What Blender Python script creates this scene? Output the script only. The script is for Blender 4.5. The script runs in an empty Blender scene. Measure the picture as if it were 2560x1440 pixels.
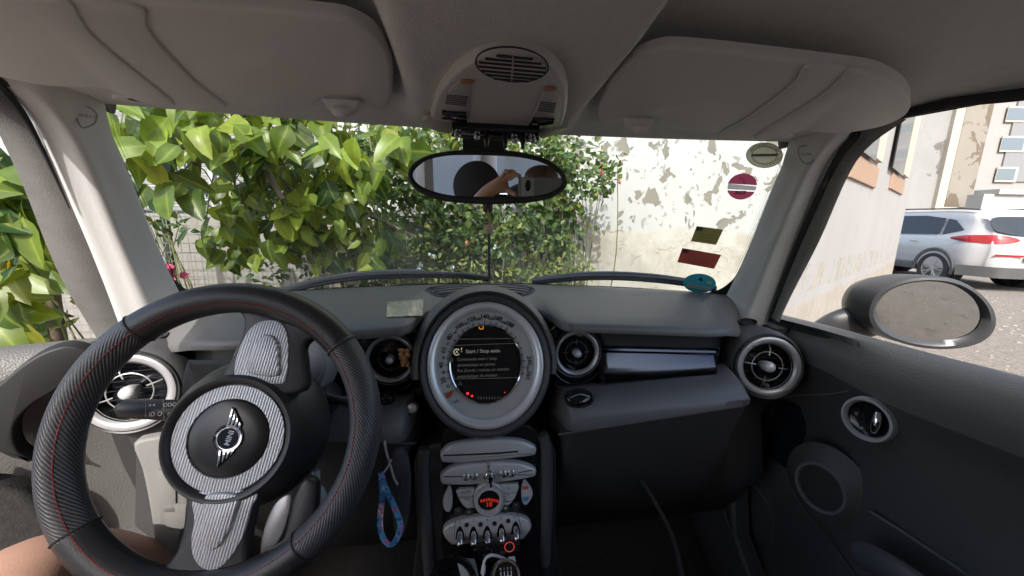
import bpy, bmesh, math, random
from mathutils import Vector, Matrix
V = Vector
random.seed(7)
scene = bpy.context.scene
COL = scene.collection

# ------------------------------------------------------------------ camera
GZ = -1.22                                   # ground height (the lens is z = 0, x = 0 is the car's centre line)
CAM = V((-0.0514, 0.0, 0.0))
FPX = 920.0
_y, _p, _r = math.radians(8.166), math.radians(10.5), math.radians(1.146)
FW = V((math.sin(_y) * math.cos(_p), math.cos(_y) * math.cos(_p), -math.sin(_p)))
_r0 = V((math.cos(_y), -math.sin(_y), 0)); _u0 = _r0.cross(FW)
RT = _r0 * math.cos(_r) + _u0 * math.sin(_r)
UP = -_r0 * math.sin(_r) + _u0 * math.cos(_r)
cd = bpy.data.cameras.new('camera'); cam = bpy.data.objects.new('camera', cd); COL.objects.link(cam)
M = Matrix((RT, UP, -FW)).transposed().to_4x4(); M.translation = CAM
cam.matrix_world = M
cd.sensor_width = 36; cd.lens = 36 * FPX / 2560; cd.clip_start = 0.002; cd.clip_end = 900
scene.camera = cam

# ------------------------------------------------------------------ light
SUN = V((-0.16, -0.74, 0.65)).normalized()
wd = bpy.data.worlds.new("World"); scene.world = wd; wd.use_nodes = True
nt = wd.node_tree; bg = nt.nodes['Background']
sky = nt.nodes.new('ShaderNodeTexSky'); sky.sky_type = 'NISHITA'; sky.sun_disc = False
sky.sun_elevation = math.asin(SUN.z); sky.sun_rotation = math.atan2(SUN.x, SUN.y)
sky.dust_density = 3.0
nt.links.new(sky.outputs[0], bg.inputs[0]); bg.inputs[1].default_value = 0.15
sl = bpy.data.lights.new('sun', 'SUN'); sl.energy = 2.0; sl.angle = math.radians(0.5); sl.color = (1, 0.965, 0.91)
so = bpy.data.objects.new('sun', sl); COL.objects.link(so); so.location = (0, -5, 20)
so.rotation_euler = SUN.to_track_quat('Z', 'Y').to_euler()
vs = scene.view_settings; vs.view_transform = 'Standard'; vs.look = 'None'; vs.exposure = 1.5; vs.gamma = 1; vs.use_curve_mapping = False
cy = scene.cycles
cy.max_bounces = 10; cy.diffuse_bounces = 6; cy.glossy_bounces = 4; cy.transmission_bounces = 6; cy.transparent_max_bounces = 24
cy.use_denoising = True; cy.sample_clamp_indirect = 6; cy.caustics_reflective = False; cy.caustics_refractive = False
try: cy.denoiser = 'OPENIMAGEDENOISE'
except Exception: pass

# ------------------------------------------------------------------ points from the photograph's rays
def ray(px, py): return FW + RT * ((px - 1280) / FPX) - UP * ((py - 720) / FPX)
def on(px, py, ax, v):
    d = ray(px, py); return CAM + d * ((v - CAM[ax]) / d[ax])
def X(px, py, v): return on(px, py, 0, v)
def Y(px, py, v): return on(px, py, 1, v)
def Z(px, py, v): return on(px, py, 2, v)
def PL(px, py, p0, n):
    d = ray(px, py); p0 = V(p0); n = V(n); return CAM + d * ((p0 - CAM).dot(n) / d.dot(n))
def lerp(a, b, t): return a + (b - a) * t
def ss(a, b, x):
    t = min(1, max(0, (x - a) / (b - a))); return t * t * (3 - 2 * t)
def cw(xc, zc, z=0.0):                        # ground-plan point given right/ahead of the lens
    return V((CAM.x + xc * math.cos(_y) + zc * math.sin(_y), -xc * math.sin(_y) + zc * math.cos(_y), z))
def spl(pts, n=6, closed=False):
    pts = [V(p) for p in pts]; out = []; L = len(pts)
    for i in range(L if closed else L - 1):
        g = (lambda k: pts[k % L]) if closed else (lambda k: pts[min(max(k, 0), L - 1)])
        a, b, c, d = g(i - 1), g(i), g(i + 1), g(i + 2)
        for k in range(n):
            t = k / n
            out.append(0.5 * ((2 * b) + (c - a) * t + (2 * a - 5 * b + 4 * c - d) * t * t + (3 * b - a - 3 * c + d) * t ** 3))
    if not closed: out.append(pts[-1].copy())
    return out
def basis(n, up=V((0, 0, 1))):
    n = V(n).normalized(); a = up.cross(n)
    if a.length < 1e-4: a = V((1, 0, 0))
    a.normalize(); return a, n.cross(a), n      # right (seen from the front of n), up, normal

# ------------------------------------------------------------------ mesh builder
class MB:
    def __init__(s): s.v = []; s.f = []; s.m = []; s.uv = {}; s.c = None
    def add(s, vs, fs, mi=0):
        o = len(s.v); s.v += [V(p) for p in vs]
        for f in fs: s.f.append([i + o for i in f]); s.m.append(mi)
        return o
    def grid(s, rows, cu=False, cv=False, mi=0, uvs=None):
        R, Cn = len(rows), len(rows[0]); fs = []; fi0 = len(s.f)
        for i in range(R if cu else R - 1):
            for j in range(Cn if cv else Cn - 1):
                fs.append([i * Cn + j, i * Cn + (j + 1) % Cn, ((i + 1) % R) * Cn + (j + 1) % Cn, ((i + 1) % R) * Cn + j])
                if uvs: s.uv[fi0 + len(fs) - 1] = [uvs(i, j), uvs(i, j + 1), uvs(i + 1, j + 1), uvs(i + 1, j)]
        s.add([p for r in rows for p in r], fs, mi); return s
    def tube(s, path, r, n=8, closed=False, mi=0, flat=1.0, upv=None):
        path = [V(p) for p in path]; L = len(path); rows = []
        prev = None
        for i, p in enumerate(path):
            t = (path[(i + 1) % L] - path[i - 1]) if closed else (path[min(i + 1, L - 1)] - path[max(i - 1, 0)])
            if t.length < 1e-9: t = V((0, 0, 1))
            t.normalize()
            if prev is None:
                a = (upv or V((0.31, 0.17, 0.93))).cross(t)
                if a.length < 1e-3: a = V((1, 0, 0)).cross(t)
            else: a = prev - t * prev.dot(t)
            a.normalize(); b = t.cross(a); prev = a
            rr = r[i] if isinstance(r, (list, tuple)) else r
            rows.append([p + (a * math.cos(q) + b * math.sin(q) * flat) * rr for q in [2 * math.pi * k / n for k in range(n)]])
        s.grid(rows, closed, True, mi)
        if not closed:
            o = len(s.v) - L * n
            s.f.append([o + k for k in range(n)][::-1]); s.m.append(mi)
            s.f.append([o + (L - 1) * n + k for k in range(n)]); s.m.append(mi)
        return s
    def lathe(s, prof, c, nrm, n=48, sx=1, sy=1, mi=0, ab=None, a0=0, a1=None):
        a, b, nn = ab if ab else basis(nrm); c = V(c); rows = []
        full = a1 is None
        for k in range(n if full else n + 1):
            q = 2 * math.pi * k / n if full else a0 + (a1 - a0) * k / n
            rows.append([c + a * (r * sx * math.cos(q)) + b * (r * sy * math.sin(q)) + nn * h for r, h in prof])
        return s.grid(rows, full, False, mi)
    def prism(s, out, nrm, th, bev=0.0, mi=0, seg=2, back=True):
        nrm = V(nrm).normalized(); out = [V(p) for p in out]; L = len(out)
        area = sum((out[i].cross(out[(i + 1) % L]) for i in range(L)), V((0, 0, 0))).dot(nrm)
        if area < 0: out = out[::-1]
        def off(d):
            res = []
            for i in range(L):
                e0 = (out[i] - out[i - 1]).normalized(); e1 = (out[(i + 1) % L] - out[i]).normalized()
                n0 = nrm.cross(e0); n1 = nrm.cross(e1); m = n0 + n1
                m = m / max(0.35, m.dot(n0)) if m.length > 1e-6 else n0
                res.append(out[i] + m * d)
            return res
        rows = [[p - nrm * 0 for p in out]]
        if bev > 0:
            for k in range(seg + 1):
                q = math.pi / 2 * k / seg
                rows.append([p + nrm * (th - bev + bev * math.sin(q)) for p in off(bev * (1 - math.cos(q)))])
        else: rows.append([p + nrm * th for p in out])
        o = len(s.v); s.grid(rows, False, True, mi)
        s.f.append([o + (len(rows) - 1) * L + k for k in range(L)]); s.m.append(mi)
        if back: s.f.append([o + k for k in range(L)][::-1]); s.m.append(mi)
        return s
    def box(s, c, sz, rot=None, mi=0):
        vs = [V((x * sz[0] / 2, y * sz[1] / 2, z * sz[2] / 2)) for x in (-1, 1) for y in (-1, 1) for z in (-1, 1)]
        if rot: vs = [rot @ p for p in vs]
        s.add([p + V(c) for p in vs], [[0, 1, 3, 2], [4, 6, 7, 5], [0, 4, 5, 1], [2, 3, 7, 6], [0, 2, 6, 4], [1, 5, 7, 3]], mi); return s
    def ball(s, c, r, n=12, m=8, mi=0, ab=None):
        r = r if isinstance(r, (tuple, list)) else (r, r, r); a, b, w = ab or (V((1, 0, 0)), V((0, 1, 0)), V((0, 0, 1)))
        rows = []
        for i in range(m + 1):
            t = math.pi * i / m
            rows.append([V(c) + a * (r[0] * math.sin(t) * math.cos(2 * math.pi * k / n)) + b * (r[1] * math.sin(t) * math.sin(2 * math.pi * k / n)) + w * (r[2] * math.cos(t)) for k in range(n)])
        return s.grid(rows, False, True, mi)
    def text(s, txt, size, o, xd, yd, ex=0.0003, mi=0, align='CENTER', bold=0.0):
        vs, fs = text_geo(txt, size, ex, align, bold); xd = V(xd).normalized(); yd = V(yd).normalized(); n = xd.cross(yd)
        s.add([V(o) + xd * p[0] + yd * p[1] + n * p[2] for p in vs], fs, mi); return s

_tc = {}
def text_geo(txt, size, ex, align, bold):
    k = (txt, size, ex, align, bold)
    if k in _tc: return _tc[k]
    cu = bpy.data.curves.new('t', 'FONT'); cu.body = txt; cu.size = size; cu.extrude = ex; cu.align_x = align; cu.align_y = 'CENTER'
    cu.offset = bold; cu.resolution_u = 3
    ob = bpy.data.objects.new('t', cu); COL.objects.link(ob)
    dg = bpy.context.evaluated_depsgraph_get(); me = bpy.data.meshes.new_from_object(ob.evaluated_get(dg))
    r = ([tuple(p.co) for p in me.vertices], [list(p.vertices) for p in me.polygons])
    bpy.data.objects.remove(ob); bpy.data.meshes.remove(me); bpy.data.curves.remove(cu)
    _tc[k] = r; return r

_loc = {}
def obj(name, mb, mats, parent=None, smooth=True, ang=38, label=None, bevel=0, sub=0, weld=True):
    me = bpy.data.meshes.new(name)
    if mb.v:
        mn = V([min(p[k] for p in mb.v) for k in range(3)]); mx = V([max(p[k] for p in mb.v) for k in range(3)])
        c = (mn + mx) / 2; c.z = mn.z if parent is None else c.z
    else: c = V((0, 0, 0))
    me.from_pydata([p - c for p in mb.v], [], mb.f)
    for m in (mats if isinstance(mats, (list, tuple)) else [mats]): me.materials.append(m)
    for p, mi in zip(me.polygons, mb.m): p.material_index = mi
    if mb.uv:
        ul = me.uv_layers.new(name='UVMap')
        for fi, uvs in mb.uv.items():
            for li, uv in zip(me.polygons[fi].loop_indices, uvs): ul.data[li].uv = uv
    if mb.c:
        ca = me.color_attributes.new('tint', 'FLOAT_COLOR', 'POINT'); ca.data.foreach_set('color', mb.c)
    if weld and not mb.uv and not mb.c:
        bm = bmesh.new(); bm.from_mesh(me); bmesh.ops.remove_doubles(bm, verts=bm.verts, dist=1e-5)
        bmesh.ops.recalc_face_normals(bm, faces=bm.faces); bm.to_mesh(me); bm.free()
    if smooth:
        me.polygons.foreach_set('use_smooth', [True] * len(me.polygons))
        try: me.set_sharp_from_angle(angle=math.radians(ang))
        except Exception: pass
    me.update()
    o = bpy.data.objects.new(name, me); COL.objects.link(o); _loc[o] = c
    if parent: o.parent = parent; o.location = c - _loc[parent]
    else: o.location = c
    if label: o['label'] = label
    if bevel:
        b = o.modifiers.new('bevel', 'BEVEL'); b.width = bevel; b.segments = 2; b.limit_method = 'ANGLE'
    if sub:
        b = o.modifiers.new('sub', 'SUBSURF'); b.levels = sub; b.render_levels = sub
    return o
def thing(name, label, cat, loc, group=None):
    o = bpy.data.objects.new(name, None); COL.objects.link(o); o.location = loc; o.empty_display_size = .1; _loc[o] = V(loc)
    return tag(o, label, cat, group)
def tag(o, label=None, cat=None, group=None, kind=None):
    if label: o['label'] = label
    if cat: o['category'] = cat
    if group: o['group'] = group
    if kind: o['kind'] = kind
    return o

# ------------------------------------------------------------------ materials
def mat(name, col, rough=0.5, metal=0.0, var=0.0, vscale=8, bump=0.0, bscale=200, spec=0.5, coat=0.0, emit=None, estr=0, rvar=0.0):
    m = bpy.data.materials.new(name); m.use_nodes = True; t = m.node_tree; b = t.nodes['Principled BSDF']
    c = (*col, 1); b.inputs['Base Color'].default_value = c; b.inputs['Roughness'].default_value = rough
    b.inputs['Metallic'].default_value = metal; b.inputs['Specular IOR Level'].default_value = spec; b.inputs['Coat Weight'].default_value = coat
    if emit: b.inputs['Emission Color'].default_value = (*emit, 1); b.inputs['Emission Strength'].default_value = estr
    tc = None
    if var or bump or rvar:
        tc = t.nodes.new('ShaderNodeTexCoord')
    if var or rvar:
        nz = t.nodes.new('ShaderNodeTexNoise'); nz.inputs['Scale'].default_value = vscale; nz.inputs['Detail'].default_value = 6; nz.inputs['Roughness'].default_value = .65
        t.links.new(tc.outputs['Object'], nz.inputs['Vector'])
    if var:
        mx = t.nodes.new('ShaderNodeMix'); mx.data_type = 'RGBA'
        mx.inputs[6].default_value = (*[x * (1 - var) for x in col], 1); mx.inputs[7].default_value = (*[min(1, x * (1 + var)) for x in col], 1)
        t.links.new(nz.outputs['Fac'], mx.inputs[0]); t.links.new(mx.outputs[2], b.inputs['Base Color'])
    if rvar:
        mr = t.nodes.new('ShaderNodeMapRange'); mr.inputs['From Min'].default_value = .3; mr.inputs['From Max'].default_value = .7
        mr.inputs['To Min'].default_value = max(.02, rough - rvar); mr.inputs['To Max'].default_value = min(1, rough + rvar)
        t.links.new(nz.outputs['Fac'], mr.inputs['Value']); t.links.new(mr.outputs[0], b.inputs['Roughness'])
    if bump:
        n2 = t.nodes.new('ShaderNodeTexVoronoi' if bump < 0 else 'ShaderNodeTexNoise'); n2.inputs['Scale'].default_value = bscale
        if bump > 0: n2.inputs['Detail'].default_value = 3
        t.links.new(tc.outputs['Object'], n2.inputs['Vector'])
        bp = t.nodes.new('ShaderNodeBump'); bp.inputs['Strength'].default_value = abs(bump); bp.inputs['Distance'].default_value = 0.001
        t.links.new(n2.outputs[0], bp.inputs['Height']); t.links.new(bp.outputs[0], b.inputs['Normal'])
    return m
def glass_mat(name, tint, gloss=0.06, rough=0.0, dirt=0.0):
    m = bpy.data.materials.new(name); m.use_nodes = True; t = m.node_tree; t.nodes.clear()
    o = t.nodes.new('ShaderNodeOutputMaterial'); tr = t.nodes.new('ShaderNodeBsdfTransparent'); tr.inputs[0].default_value = (*tint, 1)
    gl = t.nodes.new('ShaderNodeBsdfGlossy'); gl.inputs['Roughness'].default_value = rough
    fr = t.nodes.new('ShaderNodeFresnel'); fr.inputs[0].default_value = 1.45
    mu = t.nodes.new('ShaderNodeMath'); mu.operation = 'MULTIPLY'; mu.inputs[1].default_value = gloss / 0.06 * .5
    mx = t.nodes.new('ShaderNodeMixShader'); t.links.new(fr.outputs[0], mu.inputs[0]); t.links.new(mu.outputs[0], mx.inputs[0])
    t.links.new(tr.outputs[0], mx.inputs[1]); t.links.new(gl.outputs[0], mx.inputs[2]); t.links.new(mx.outputs[0], o.inputs[0])
    return m
def carbon_mat(name, dark, light, scale, uv=False, ang=0.8, rough=.38, metal=.3):
    m = mat(name, light, rough, metal); t = m.node_tree; b = t.nodes['Principled BSDF']
    tc = t.nodes.new('ShaderNodeTexCoord'); mp = t.nodes.new('ShaderNodeMapping'); mp.inputs['Rotation'].default_value = (0, 0, ang)
    t.links.new(tc.outputs['UV' if uv else 'Object'], mp.inputs[0])
    w = t.nodes.new('ShaderNodeTexWave'); w.inputs['Scale'].default_value = scale; w.inputs['Distortion'].default_value = .6; w.inputs['Detail'].default_value = 1
    w.inputs['Detail Scale'].default_value = 5
    t.links.new(mp.outputs[0], w.inputs[0])
    cr = t.nodes.new('ShaderNodeValToRGB'); cr.color_ramp.elements[0].position = .3; cr.color_ramp.elements[1].position = .7
    cr.color_ramp.elements[0].color = (*dark, 1); cr.color_ramp.elements[1].color = (*light, 1)
    t.links.new(w.outputs['Fac'], cr.inputs[0]); t.links.new(cr.outputs[0], b.inputs['Base Color'])
    bp = t.nodes.new('ShaderNodeBump'); bp.inputs['Strength'].default_value = .5; bp.inputs['Distance'].default_value = .001
    t.links.new(w.outputs['Fac'], bp.inputs['Height']); t.links.new(bp.outputs[0], b.inputs['Normal'])
    return m

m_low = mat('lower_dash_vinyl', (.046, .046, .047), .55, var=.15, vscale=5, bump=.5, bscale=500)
m_head = mat('headliner_fabric', (.64, .635, .62), .9, var=.10, vscale=60, bump=.9, bscale=500, spec=.15)
m_visor = mat('visor_vinyl', (.68, .67, .65), .65, var=.04, vscale=5, bump=.3, bscale=900, spec=.3)
m_pillar = mat('pillar_trim', (.70, .695, .68), .55, var=.04, vscale=9, bump=.25, bscale=700, spec=.35)
m_shelf_lit = mat('shelf_vinyl_lit', (.135, .135, .14), .42, var=.10, vscale=4, bump=.5, bscale=650, rvar=.05)  # same dash vinyl, lightened for the light the shelf catches
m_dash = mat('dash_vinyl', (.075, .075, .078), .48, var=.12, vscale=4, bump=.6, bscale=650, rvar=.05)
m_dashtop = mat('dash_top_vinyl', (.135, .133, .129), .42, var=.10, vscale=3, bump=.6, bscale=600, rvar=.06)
m_black = mat('black_plastic', (.032, .032, .034), .42, var=.15, vscale=12, bump=.2, bscale=600)
m_gloss = mat('piano_black', (.012, .012, .014), .06, rvar=.03, vscale=7)
m_door = mat('door_vinyl', (.072, .071, .070), .5, var=.12, vscale=6, bump=-.35, bscale=420)
m_doortop = mat('door_top_vinyl', (.13, .128, .122), .5, var=.1, vscale=6, bump=-.5, bscale=420)
m_rub = mat('rubber', (.026, .026, .027), .75, var=.25, vscale=14, bump=.3, bscale=300)
m_seal = mat('dusty_seal', (.24, .235, .225), .85, var=.30, vscale=20, bump=.6, bscale=500)
m_chrome = mat('chrome', (.8, .8, .82), .08, 1.0)
m_satin = mat('satin_silver', (.47, .47, .48), .40, .55, var=.04, vscale=5)
m_silver = mat('silver_plastic', (.62, .63, .65), .40, .20, var=.05, vscale=8, bump=.1, bscale=900)
m_dial = mat('dial_grey', (.45, .45, .445), .5, .1, var=.06, vscale=12)
m_ink = mat('black_print', (.015, .015, .015), .5)
m_white = mat('white_print', (.75, .75, .75), .5)
m_carpet = mat('carpet', (.042, .041, .040), .95, var=.5, vscale=90, bump=1.0, bscale=300, spec=.1)
m_leather = mat('wheel_leather', (.030, .030, .032), .36, var=.1, vscale=10, bump=.35, bscale=900)
m_red = mat('red_thread', (.30, .02, .02), .6)
m_screen = mat('dark_screen', (.012, .012, .013), .22, spec=.4)
m_stxt = mat('screen_text', (.05, .05, .05), .5, emit=(.8, .8, .78), estr=.08)
m_stxt2 = mat('screen_text_dim', (.03, .03, .03), .5, emit=(.8, .8, .78), estr=.03)
m_sred = mat('lamp_red', (.2, .01, .01), .5, emit=(1, .04, .05), estr=.30)
m_sor = mat('lamp_orange', (.2, .08, .01), .5, emit=(1, .35, .04), estr=.2)
m_hred = mat('display_red', (.1, .01, .01), .5, emit=(1, .06, .03), estr=.13)
m_wsglass = glass_mat('windscreen_glass', (.78, .82, .79), .028)
m_wglass = glass_mat('window_glass', (.90, .92, .91), .04)
m_mirror = mat('mirror_silvering', (.86, .87, .87), .01, 1.0)
m_carb1 = carbon_mat('carbon_wrap_grey', (.36, .36, .37), (.78, .78, .80), 105, ang=.5)
m_trim = mat('dark_metallic_trim', (.062, .066, .078), .14, 1.0, rvar=.04, vscale=6)
m_bright = mat('bright_silver', (.78, .78, .79), .36, .5, var=.03, vscale=6)
m_bez = mat('dark_grey_bezel', (.14, .14, .14), .5)
m_carb2 = carbon_mat('carbon_grip', (.030, .030, .032), (.115, .115, .125), 6.4, uv=True, ang=.95, rough=.34, metal=.1)
m_plug = mat('white_plastic', (.75, .75, .73), .4)
m_amber = mat('amber_lens', (.36, .17, .10), .4)
m_lens = mat('lamp_lens', (.42, .41, .37), .3)
m_skin = mat('skin', (.46, .26, .18), .5, var=.10, vscale=25, bump=.25, bscale=400, spec=.35)
# ================================================================== THE CAR
car = thing('compact_car', 'cabin of a small black-trimmed car, seen from the front seats looking out', 'car', (0, 0, GZ))

# ---------------- windscreen
def g_top(x): return V((x, .70 - .15 * x * x, .152))
def g_bot(x): return V((x, 1.0 - .44 * x * x, -.172))
def g_pt(x, t):                               # t 0 = top edge, 1 = base
    return lerp(g_top(x), g_bot(x), t)
def on_glass(px, py, lift=0.0):
    d = ray(px, py); lo, hi = .3, 1.6
    for _ in range(50):
        k = (lo + hi) / 2; p = CAM + d * k
        t = (.152 - p.z) / .324
        if p.y < g_pt(p.x, t).y: lo = k
        else: hi = k
    return CAM + d * (lo - lift)
mb = MB(); rows = []
for i in range(15):
    t = -.06 + 1.14 * i / 14; w = lerp(.60, .66, t)
    rows.append([g_pt(w * (j / 14 - 1), t) for j in range(29)])
mb.grid(rows)
windscreen = obj('windscreen', mb, m_wsglass, car)
# black ceramic band round the glass edge, with its row of dots on the left and right
def g_in(x, t, d=.003): return g_pt(x, t) + V((0, -.75, .55)) * -d * -1
mb = MB()
ROPEN = [(1976, 352), (1957, 417), (1916, 509), (1874, 614), (1838, 688), (1820, 709), (1800, 723), (1778, 730), (1748, 734), (1689, 730), (1599, 721), (1450, 714), (1330, 710), (1220, 708)]
def gxt(px, py):
    p = on_glass(px, py); return (p.x, (.152 - p.z) / .324)
EDGE = [gxt(a, b) for a, b in [(1976, 352), (1957, 417), (1916, 509), (1874, 614), (1838, 688)]]
def edge_x(t):
    for (x0, t0), (x1, t1) in zip(EDGE, EDGE[1:]):
        if t <= t1: return lerp(x0, x1, (t - t0) / (t1 - t0))
    return EDGE[-1][0]
outl = [(p.x, p.y) for p in spl([V((*gxt(a, b), 0)) for a, b in ROPEN], 6)]; outl[-1] = (0, outl[-1][1])
_n = len(outl)
full = outl + [(-x, t) for x, t in outl[-2::-1]]
rows = [[g_in(x, t) for x, t in full], [g_in(x + .035 * (1 if x > 0 else -1) * ss(.40, .58, abs(x)), t + .10 * ss(.60, .90, t)) for x, t in full]]
mb.grid(rows)
for s in (-1, 1):
    for k in range(150):
        t = .01 + (EDGE[-1][1] - .02) * k / 149
        for q in range(3):
            x = edge_x(t) - .003 - .0042 * q; r = .0012 - .0003 * q
            c = g_in(s * x, t, .0032); a = V((1, .1 * s, 0)); b = (g_pt(x, 1) - g_pt(x, 0)).normalized()
            mb.add([c + a * r, c + b * r, c - a * r, c - b * r], [[0, 1, 2, 3]])
obj('frit_band', mb, m_ink, windscreen, smooth=False)

# ---------------- headliner
RAIL = [(.66, .556, .150), (.62, .590, .160), (.56, .602, .170), (.45, .606, .172), (.36, .614, .161), (.2, .622, .152), (0, .63, .150), (-.5, .63, .15), (-1.1, .60, .14), (-1.75, .52, .10)]
def rail(y):
    for (y0, x0, z0), (y1, x1, z1) in zip(RAIL, RAIL[1:]):
        if y <= y0 and y >= y1:
            t = (y0 - y) / (y0 - y1); return lerp(x0, x1, t), lerp(z0, z1, t)
    return (RAIL[0][1:] if y > .6 else RAIL[-1][1:])
def zroof(y):
    K = [(.70, .1525), (.66, .150), (.58, .152), (.53, .166), (.46, .192), (.36, .203), (.2, .214), (0, .224), (-.5, .23), (-1.2, .21), (-1.75, .12)]
    for (a, za), (b, zb) in zip(K, K[1:]):
        if y <= a and y >= b: return lerp(za, zb, ss(0, 1, (a - y) / (a - b)) if y > .36 else (a - y) / (a - b))
    return K[0][1] if y > .7 else K[-1][1]
def zhump(y):
    K = [(.70, .1515), (.62, .142), (.55, .138), (.45, .145), (.36, .153), (.25, .180), (.1, .206), (-.1, .222)]
    for (a, za), (b, zb) in zip(K, K[1:]):
        if y <= a and y >= b: return lerp(za, zb, (a - y) / (a - b))
    return 9
def head_z(x, y):
    s = abs(x); xr, zr = rail(y); z = zroof(y)
    z = lerp(zr, z, 1 - min(1, s / xr) ** 7)
    h = ss(.138, .104, s); zh = zhump(y)
    if zh < z: z = lerp(z, zh, h)
    return z
mb = MB(); rows = []
ys = [0, .01, .025, .04] + [.04 + .42 * k / 22 for k in range(1, 23)] + [.46 + (2.40 - .46) * (k / 16) ** 1.2 for k in range(1, 17)]
for dy in ys:
    row = []
    for j in range(97):
        u = -1 + 2 * j / 96
        yf = .70 - dy
        xr = rail(min(.66, yf))[0]
        x = u * xr
        fade = max(0, 1 - dy / .25)
        y = yf - .15 * x * x * fade
        z = head_z(x, y)
        if dy < .02: z = .153 - (.004 if dy == .01 else 0) * 0 + 0
        if dy == 0: z = .160
        row.append(V((x, y, z)))
    rows.append(row)
mb.grid(rows)
obj('headliner', mb, m_head, car, ang=60)
# outer roof skin with rounded side rails
mb = MB(); rows = []
for dy in [k / 16 for k in range(17)]:
    y = .70 - 2.50 * dy; xr, zr = rail(min(.66, y)); zt = zroof(min(.69, y)) + .045
    row = [V((-xr - .005, y, zr - .008)), V((-xr - .03, y, zr + .004)), V((-xr - .025, y, zr + .022))]
    for j in range(21):
        u = -1 + 2 * j / 20; row.append(V((u * (xr - .0), y + .03 - .15 * (u * xr) ** 2 * max(0, 1 - dy * 6), lerp(zr + .03, zt, 1 - abs(u) ** 3))))
    row += [V((xr + .025, y, zr + .022)), V((xr + .03, y, zr + .004)), V((xr + .005, y, zr - .008))]
    rows.append(row)
mb.grid(rows)
mb.prism([V((-.56, .655, .16)), V((-.3, .69, .162)), V((0, .705, .163)), V((.3, .69, .162)), V((.56, .655, .16)), V((.56, .60, .17)), V((-.56, .60, .17))], (0, 0, 1), .035)
m_paint = mat('dark_paint', (.018, .022, .032), .18, .2, coat=.6)
obj('roof', mb, m_paint, car)

# ---------------- A pillars
PIN = [tuple(on_glass(a, b, .008)) for a, b in [(1982, 335), (1960, 412), (1919, 509), (1877, 614), (1843, 690), (1815, 745), (1790, 790)]]
POUT = [(.585, .535, .188), (.602, .550, .165), (.620, .612, .117), (.650, .682, -.016), (.672, .73, -.12), (.69, .768, -.215), (.70, .80, -.30)]
def pillar_rows(s):
    A = spl([V((s * x, y, z)) for x, y, z in PIN], 5); B = spl([V((s * x, y, z)) for x, y, z in POUT], 5)
    rows = []
    for i, (a, b) in enumerate(zip(A, B)):
        t = i / (len(A) - 1); flare = ss(.30, 0, t)
        d = b - a; nin = V((-s * .55, -.80, .10))
        row = [a + V((s * .01, .015, 0)), a + V((0, .004, 0)), a]
        for k in range(1, 12):
            q = k / 12
            h = .030 * (math.sin(math.pi * min(1, q * .98)) ** .8) * (1.0 if q < .55 else 1) 
            rid = .012 * math.exp(-((q - .52) / .16) ** 2)
            row.append(a + d * q + nin * (h * .55 + rid) * (1 - .3 * flare))
        row += [b, b + V((s * .012, .012, 0))]
        rows.append(row)
    return rows
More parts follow.
